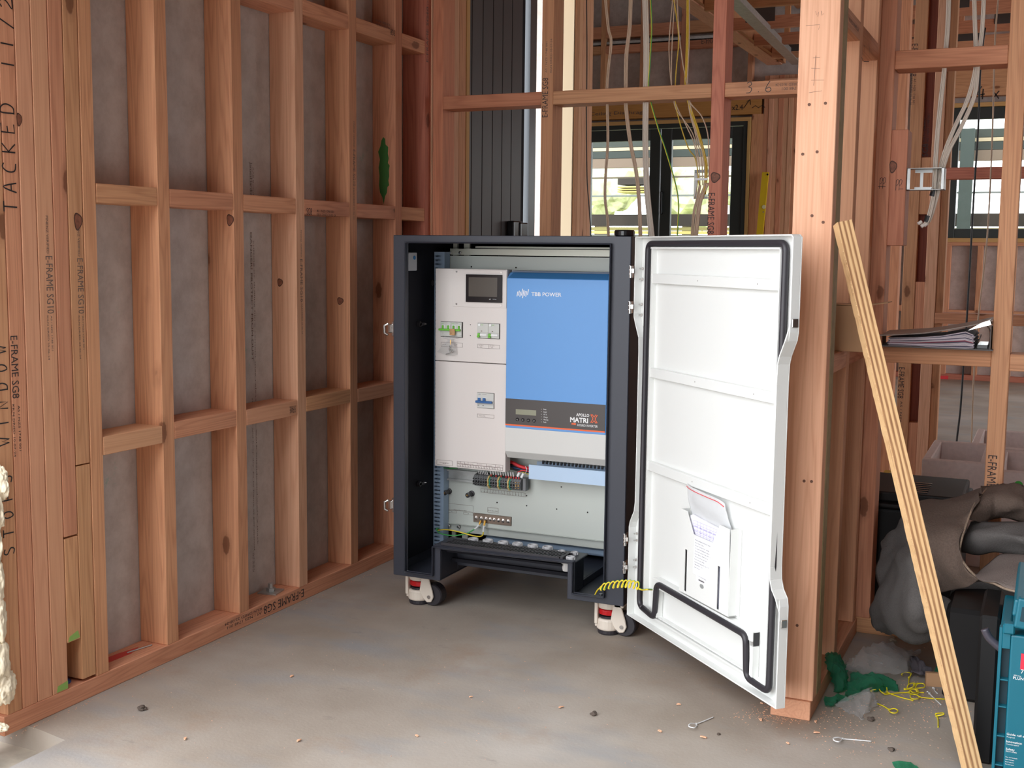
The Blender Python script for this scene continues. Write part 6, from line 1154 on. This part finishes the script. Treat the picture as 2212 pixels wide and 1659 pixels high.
# expanding foam on the left jamb
me = bpy.data.meshes.new('foam'); b = MB()
def foamlump(cx_, cz_, ry_, rz_, rx_=.03):
    bm = bmesh.new(); bmesh.ops.create_icosphere(bm, subdivisions=5, radius=1); V = []
    for v in bm.verts:
        q = v.co.copy(); d_ = 1+.28*noise.noise(q*2.2+Vector((cz_*9, 0, 0)))+.12*noise.noise(q*6)+.04*noise.noise(q*22); V.append(Vector((XL+.005+q.x*rx_*d_, cx_+q.y*ry_*d_, cz_+q.z*rz_*d_)))
    b.add(V, [[x.index for x in f.verts] for f in bm.faces]); bm.free()
for px, py, ry_, rz_ in ((-4, 1045, .012, .038), (-16, 1110, .016, .05), (-18, 1180, .014, .05), (-16, 1260, .018, .06), (-12, 1340, .020, .06), (-8, 1430, .026, .06), (4, 1482, .028, .040), (-4, 1570, .010, .010)):
    p_ = at(px, py, 0, XL); foamlump(p_.y, p_.z, ry_, rz_, .022)
fo = b.build('expanding_foam', FOAM, smooth=True); tag(fo, 'lumpy cream expanding foam bulging from the left wall end', 'foam')
tag(MB().box(XL-.10, XL-.03, 1.70, 1.835, -.05, 2.5).build('jamb_board', mat('dark_jamb', (.09, .075, .065), .7)), 'dark door jamb board behind the foam at the left edge', 'jamb', kind='structure')
# ================================================================ CABLES
CY = 3.855
def cable(label, m, px, r=.0030, Y=CY, n_=1, gap=.0, group=None, flat=None, name='electrical_cable'):
    t_ = None
    cs = [spline([atY(x, y, Y) for x, y in px], 5)]
    if n_ == 1:
        t_ = MB().tube(cs[0], r, 8).build(name, m, smooth=True); tag(t_, label, 'cable', group)
    else:
        t_ = thing(name, cs[0][-1], label, 'cable', group)
        for i in range(n_): MB().tube([p_+Vector(((i-(n_-1)/2)*gap, .0015*(i % 2), 0)) for p_ in cs[0]], r, 8).build('strand', m, t_, smooth=True)
    return t_
cable('beige cable furthest left through the back frame nogging', CABLEB, [(1306, -20), (1314, 60), (1320, 90), (1314, 150), (1311, 200), (1313, 300), (1308, 380), (1307, 430), (1313, 480), (1315, 540)], .0026, n_=2, gap=.0045)
cable('beige twin cable second from left through the back nogging', CABLEB, [(1363, -20), (1360, 60), (1353, 120), (1352, 200), (1353, 240), (1362, 310), (1374, 370), (1381, 440), (1384, 540)], .0027, n_=3, gap=.0042)
cable('bundle of white flat cables hanging straight beside the earth wire', CABLEW, [(1393, -20), (1396, 100), (1395, 200), (1394, 300), (1396, 380), (1400, 440), (1411, 540)], .0030, n_=4, gap=.0048)
ge = cable('green and yellow earth cable curving between the glazed doors', WGREEN, [(1405, -20), (1408, 60), (1404, 140), (1402, 200), (1420, 270), (1440, 330), (1460, 400), (1466, 440), (1465, 480), (1461, 540)], .0021)
MB().tube([p_+Vector((-.0012, -.0012, 0)) for p_ in spline([atY(x, y, CY) for x, y in [(1405, -20), (1408, 60), (1404, 140), (1402, 200), (1420, 270), (1440, 330), (1460, 400), (1466, 440), (1465, 480), (1461, 540)]], 5)], .0016, 6).build('yellow_stripe', YELLOW, ge)
cable('thin beige cable left of the yellow cables', CABLEB, [(1455, -20), (1446, 80), (1446, 130), (1451, 190), (1460, 235), (1478, 260), (1497, 290), (1508, 335), (1512, 400), (1508, 440)], .0019)
cable('thin beige cable just right of the first thin one', CABLEB, [(1459, -20), (1452, 90), (1451, 190), (1462, 230), (1484, 275), (1502, 320), (1507, 390), (1500, 430)], .0019)
cable('single yellow cable curving left of the thick yellow one', CABLEY, [(1452, -20), (1462, 40), (1466, 90), (1460, 160), (1459, 220), (1470, 270), (1487, 320), (1503, 345), (1510, 400)], .0021)
cable('thick yellow cable pair straight above the nogging', CABLEY, [(1486, -20), (1485, 60), (1483, 140), (1481, 190), (1490, 230), (1507, 280), (1520, 330), (1526, 365), (1522, 420)], .0026, n_=2, gap=.004)
cable('thin beige cable beside the thick yellow pair', CABLEB, [(1489, -20), (1489, 80), (1487, 130), (1485, 190), (1492, 230), (1502, 290), (1515, 340), (1518, 400)], .0019)
cable('beige cable bowing widest right below the nogging', CABLEB, [(1462, -20), (1466, 60), (1474, 130), (1483, 180), (1490, 220), (1515, 250), (1529, 290), (1531, 340), (1531, 380)], .0022)
cable('beige twin cable through the middle of the loose bundle', CABLEB, [(1487, 180), (1489, 225), (1497, 265), (1510, 300), (1520, 335), (1524, 380), (1518, 430)], .0026, n_=2, gap=.0042)
cable('beige cable bundle gathered above the cabinet door', CABLEB, [(1528, 395), (1515, 425), (1508, 460), (1500, 540)], .0030, n_=3, gap=.0050)
cable('beige cable bundle left strand above the cabinet door', CABLEB, [(1512, 400), (1506, 430), (1498, 465), (1493, 540)], .0026, n_=2, gap=.0042)
cable('thin black cable down the side of the side wall studs', CABLEK, [(1267, -20), (1268, 120), (1267, 260), (1268, 380), (1272, 440), (1279, 540)], .0022, Y=4.5)
cc = thing('cable_clip_board', atY(1505, 400, CY), 'small white and black cable clip holding the loose bundle', 'bracket')
a, c = atY(1499, 430, CY+.02), atY(1507, 373, CY+.02); part(cc, 'clip_back', MCBW, a.x, c.x, CY+.015, CY+.02, a.z, c.z); a, c = atY(1500, 373, CY), atY(1535, 366, CY); part(cc, 'black_cap', GLOSSB, a.x, c.x, CY+.0, CY+.02, a.z, c.z); a, c = atY(1503, 390, CY), atY(1530, 385, CY); part(cc, 'white_band', WHITEI, a.x, c.x, CY-.01, CY-.006, a.z, c.z); a, c = atY(1499, 429, CY), atY(1528, 424, CY); part(cc, 'black_foot', GLOSSB, a.x, c.x, CY, CY+.02, a.z, c.z)
RYc = 3.475
cable('white flat cable bundle left in the right frame', CABLEW, [(2050, -20), (2047, 60), (2042, 120), (2040, 150), (2032, 220), (2024, 300), (2020, 370), (2017, 420), (2011, 450), (2004, 475), (1996, 487)], .0024, Y=RYc-.02, n_=3, gap=.0040)
cable('white flat cable bundle swinging left from the middle', CABLEW, [(2104, -20), (2106, 50), (2108, 110), (2107, 150), (2090, 215), (2062, 275), (2040, 330), (2028, 380), (2020, 430), (2008, 472), (1992, 488)], .0022, Y=RYc-.01, n_=3, gap=.0036)
cable('white flat cable bundle swinging left from the right hole', CABLEW, [(2126, -20), (2122, 60), (2116, 110), (2112, 150), (2104, 210), (2076, 275), (2048, 330), (2032, 385), (2022, 430), (2006, 478), (1990, 484)], .0022, Y=RYc-.015, n_=3, gap=.0036)
cable('beige cable hanging right of the window in the right frame', CABLEB, [(2158, -20), (2151, 60), (2148, 120), (2145, 250), (2138, 420), (2130, 540), (2116, 660), (2112, 700), (2104, 800), (2098, 975)], .0034, Y=5.45)
cable('black cable hanging down past the binder to the floor', CABLEK, [(2128, 60), (2118, 145), (2113, 280), (2105, 400), (2097, 540), (2089, 680), (2083, 760), (2075, 880), (2066, 960), (2060, 1060), (2059, 1095)], .0042, Y=5.42)
for y0, y1, x0 in ((408, 424, 2017), (466, 480, 2004)):
    p_, q_ = atY(x0+2, y0, RYc-.015), atY(x0-3, y1, RYc-.015); o = MB().tube([p_, q_], .0085, 10).build('black_tape', CABLEK); tag(o, 'black tape wrapped round the white cables just under the bracket' if y0 < 430 else 'black tape near the cut ends of the white cables', 'tape')
bx_ = thing('wall_box_bracket', atY(2000, 408, RYc-.04), 'grey steel switch box bracket fixed to the red packing block', 'bracket')
def Z5(x, y, Y=YR-.005): return atY(1860+x/4.88, 80+y/4.88, Y)
a, c = Z5(475, 1612), Z5(885, 1375); y0 = YR-.004; b = MB(); t1 = .0012
b.box(a.x, a.x+.009, y0, y0+t1, a.z, c.z); b.box(a.x, a.x+t1, y0, y0+.05, a.z, c.z); b.box(c.x-.008, c.x, y0, y0+t1, a.z, c.z); b.box(c.x-t1, c.x, y0, y0+.05, a.z, c.z)
b.box(a.x, c.x, y0, y0+.05, c.z-t1, c.z); b.box(a.x, c.x, y0, y0+.05, a.z, a.z+t1); b.box(a.x+.016, a.x+.075, y0+.05, y0+.051, c.z-.010, c.z-t1); b.box(a.x+.016, a.x+.075, y0+.05, y0+.051, a.z+t1, a.z+.010); b.box(a.x+.030, a.x+.038, y0+.05, y0+.051, a.z+.01, c.z-.01)
b.build('bracket_frame', GALV, bx_)
# ================================================================ OUTSIDE, seen through the glass
ve = thing('verandah_frame', (-2.5, 14, -.1), 'dark timber verandah rails and fascia outside the far windows', 'verandah'); VY = 14.2
def vz(y): return atY(1400, y, VY).z
for (ya, yb, m_, nm) in ((300, 316, mat('grey_green_beam', (.05, .06, .05), .7), 'fascia'), (317, 324, mat('pale_batten', (.55, .45, .30), .7), 'batten'), (325, 340, mat('grey_green_beam2', (.035, .045, .04), .7), 'fascia'), (341, 361, mat('tan_soffit', (.22, .16, .12), .8), 'soffit'), (381, 384, mat('thin_rail', (.12, .09, .07), .7), 'rail'), (421, 424, mat('thin_rail2', (.20, .22, .22), .7), 'rail'), (463, 488, mat('shaded_brown_wall', (.035, .025, .019), .8, noise_amt=.3, noise_scale=4), 'low_wall'), (491, 498, mat('olive_rail', (.28, .24, .08), .7), 'rail'), (499, 505, mat('gold_rail', (.62, .50, .16), .6), 'rail'), (507, 513, mat('thin_rail3', (.14, .14, .12), .7), 'rail')):  # low wall colours darkened to carry the shade of a roof
    part(ve, nm, m_, -7, 5, VY+.001*ya/100, VY+.08, vz(yb), vz(ya))
for i, x in enumerate((-4.55, -1.0, 1.8)): part(ve, 'post', mat('grey_post', (.05, .07, .065), .6), x, x+.14, VY-.1, VY+.0, -.1, vz(300))
RX_0, RX_1 = atY(1334, 400, VY+2).x, atY(1412, 400, VY+2).x
part(ve, 'rack', mat('dark_rack', (.04, .03, .025), .7), RX_0, RX_1, VY+2, VY+2.4, atY(1400, 398, VY+2).z, atY(1400, 384, VY+2).z)
for k, y_ in enumerate((402, 407, 412)): part(ve, 'stacked_board', mat('yellow_board', (.55, .45, .15), .7), RX_0, RX_1, VY+2, VY+2.4, atY(1400, y_+3, VY+2).z, atY(1400, y_, VY+2).z)
part(ve, 'low_wall', mat('shaded_brown_wall2', (.035, .025, .02), .8), -7, 5, VY+.02, VY+.06, -.1, vz(515))
# part of another roof and trees further off
def shrub(x, y, z, r_, seed, label):
    bm = bmesh.new(); bmesh.ops.create_icosphere(bm, subdivisions=4, radius=r_); me_ = bpy.data.meshes.new('tree')
    for v in bm.verts: v.co = v.co*(1+.35*noise.noise(v.co*1.5+Vector((seed, 0, 0)))+.2*noise.noise(v.co*5))
    bm.to_mesh(me_); bm.free(); root = thing('tree', (x, y, -.1), label, 'tree')
    put('crown', me_, mat('pale_foliage', (.55, .56, .34), .9, noise_amt=.5, noise_scale=3), root, Matrix.Translation((x, y, z))); MB().cyl((x, y, -.2), (x, y, z), .15, 8).build('trunk', mat('bark', (.12, .09, .06), .9), root)
for k_, (px_, yy_, r_, lb_) in enumerate(((1300, 24, .75, 'pale green tree furthest left outside the glazed doors'), (1490, 25, .80, 'pale green tree seen through the right glazed door'), (1590, 29, .40, 'small pale tree seen at the right edge of the glazed doors'))):
    c_ = atY(px_, 404, yy_); shrub(c_.x, yy_, c_.z, r_, k_+1, lb_)
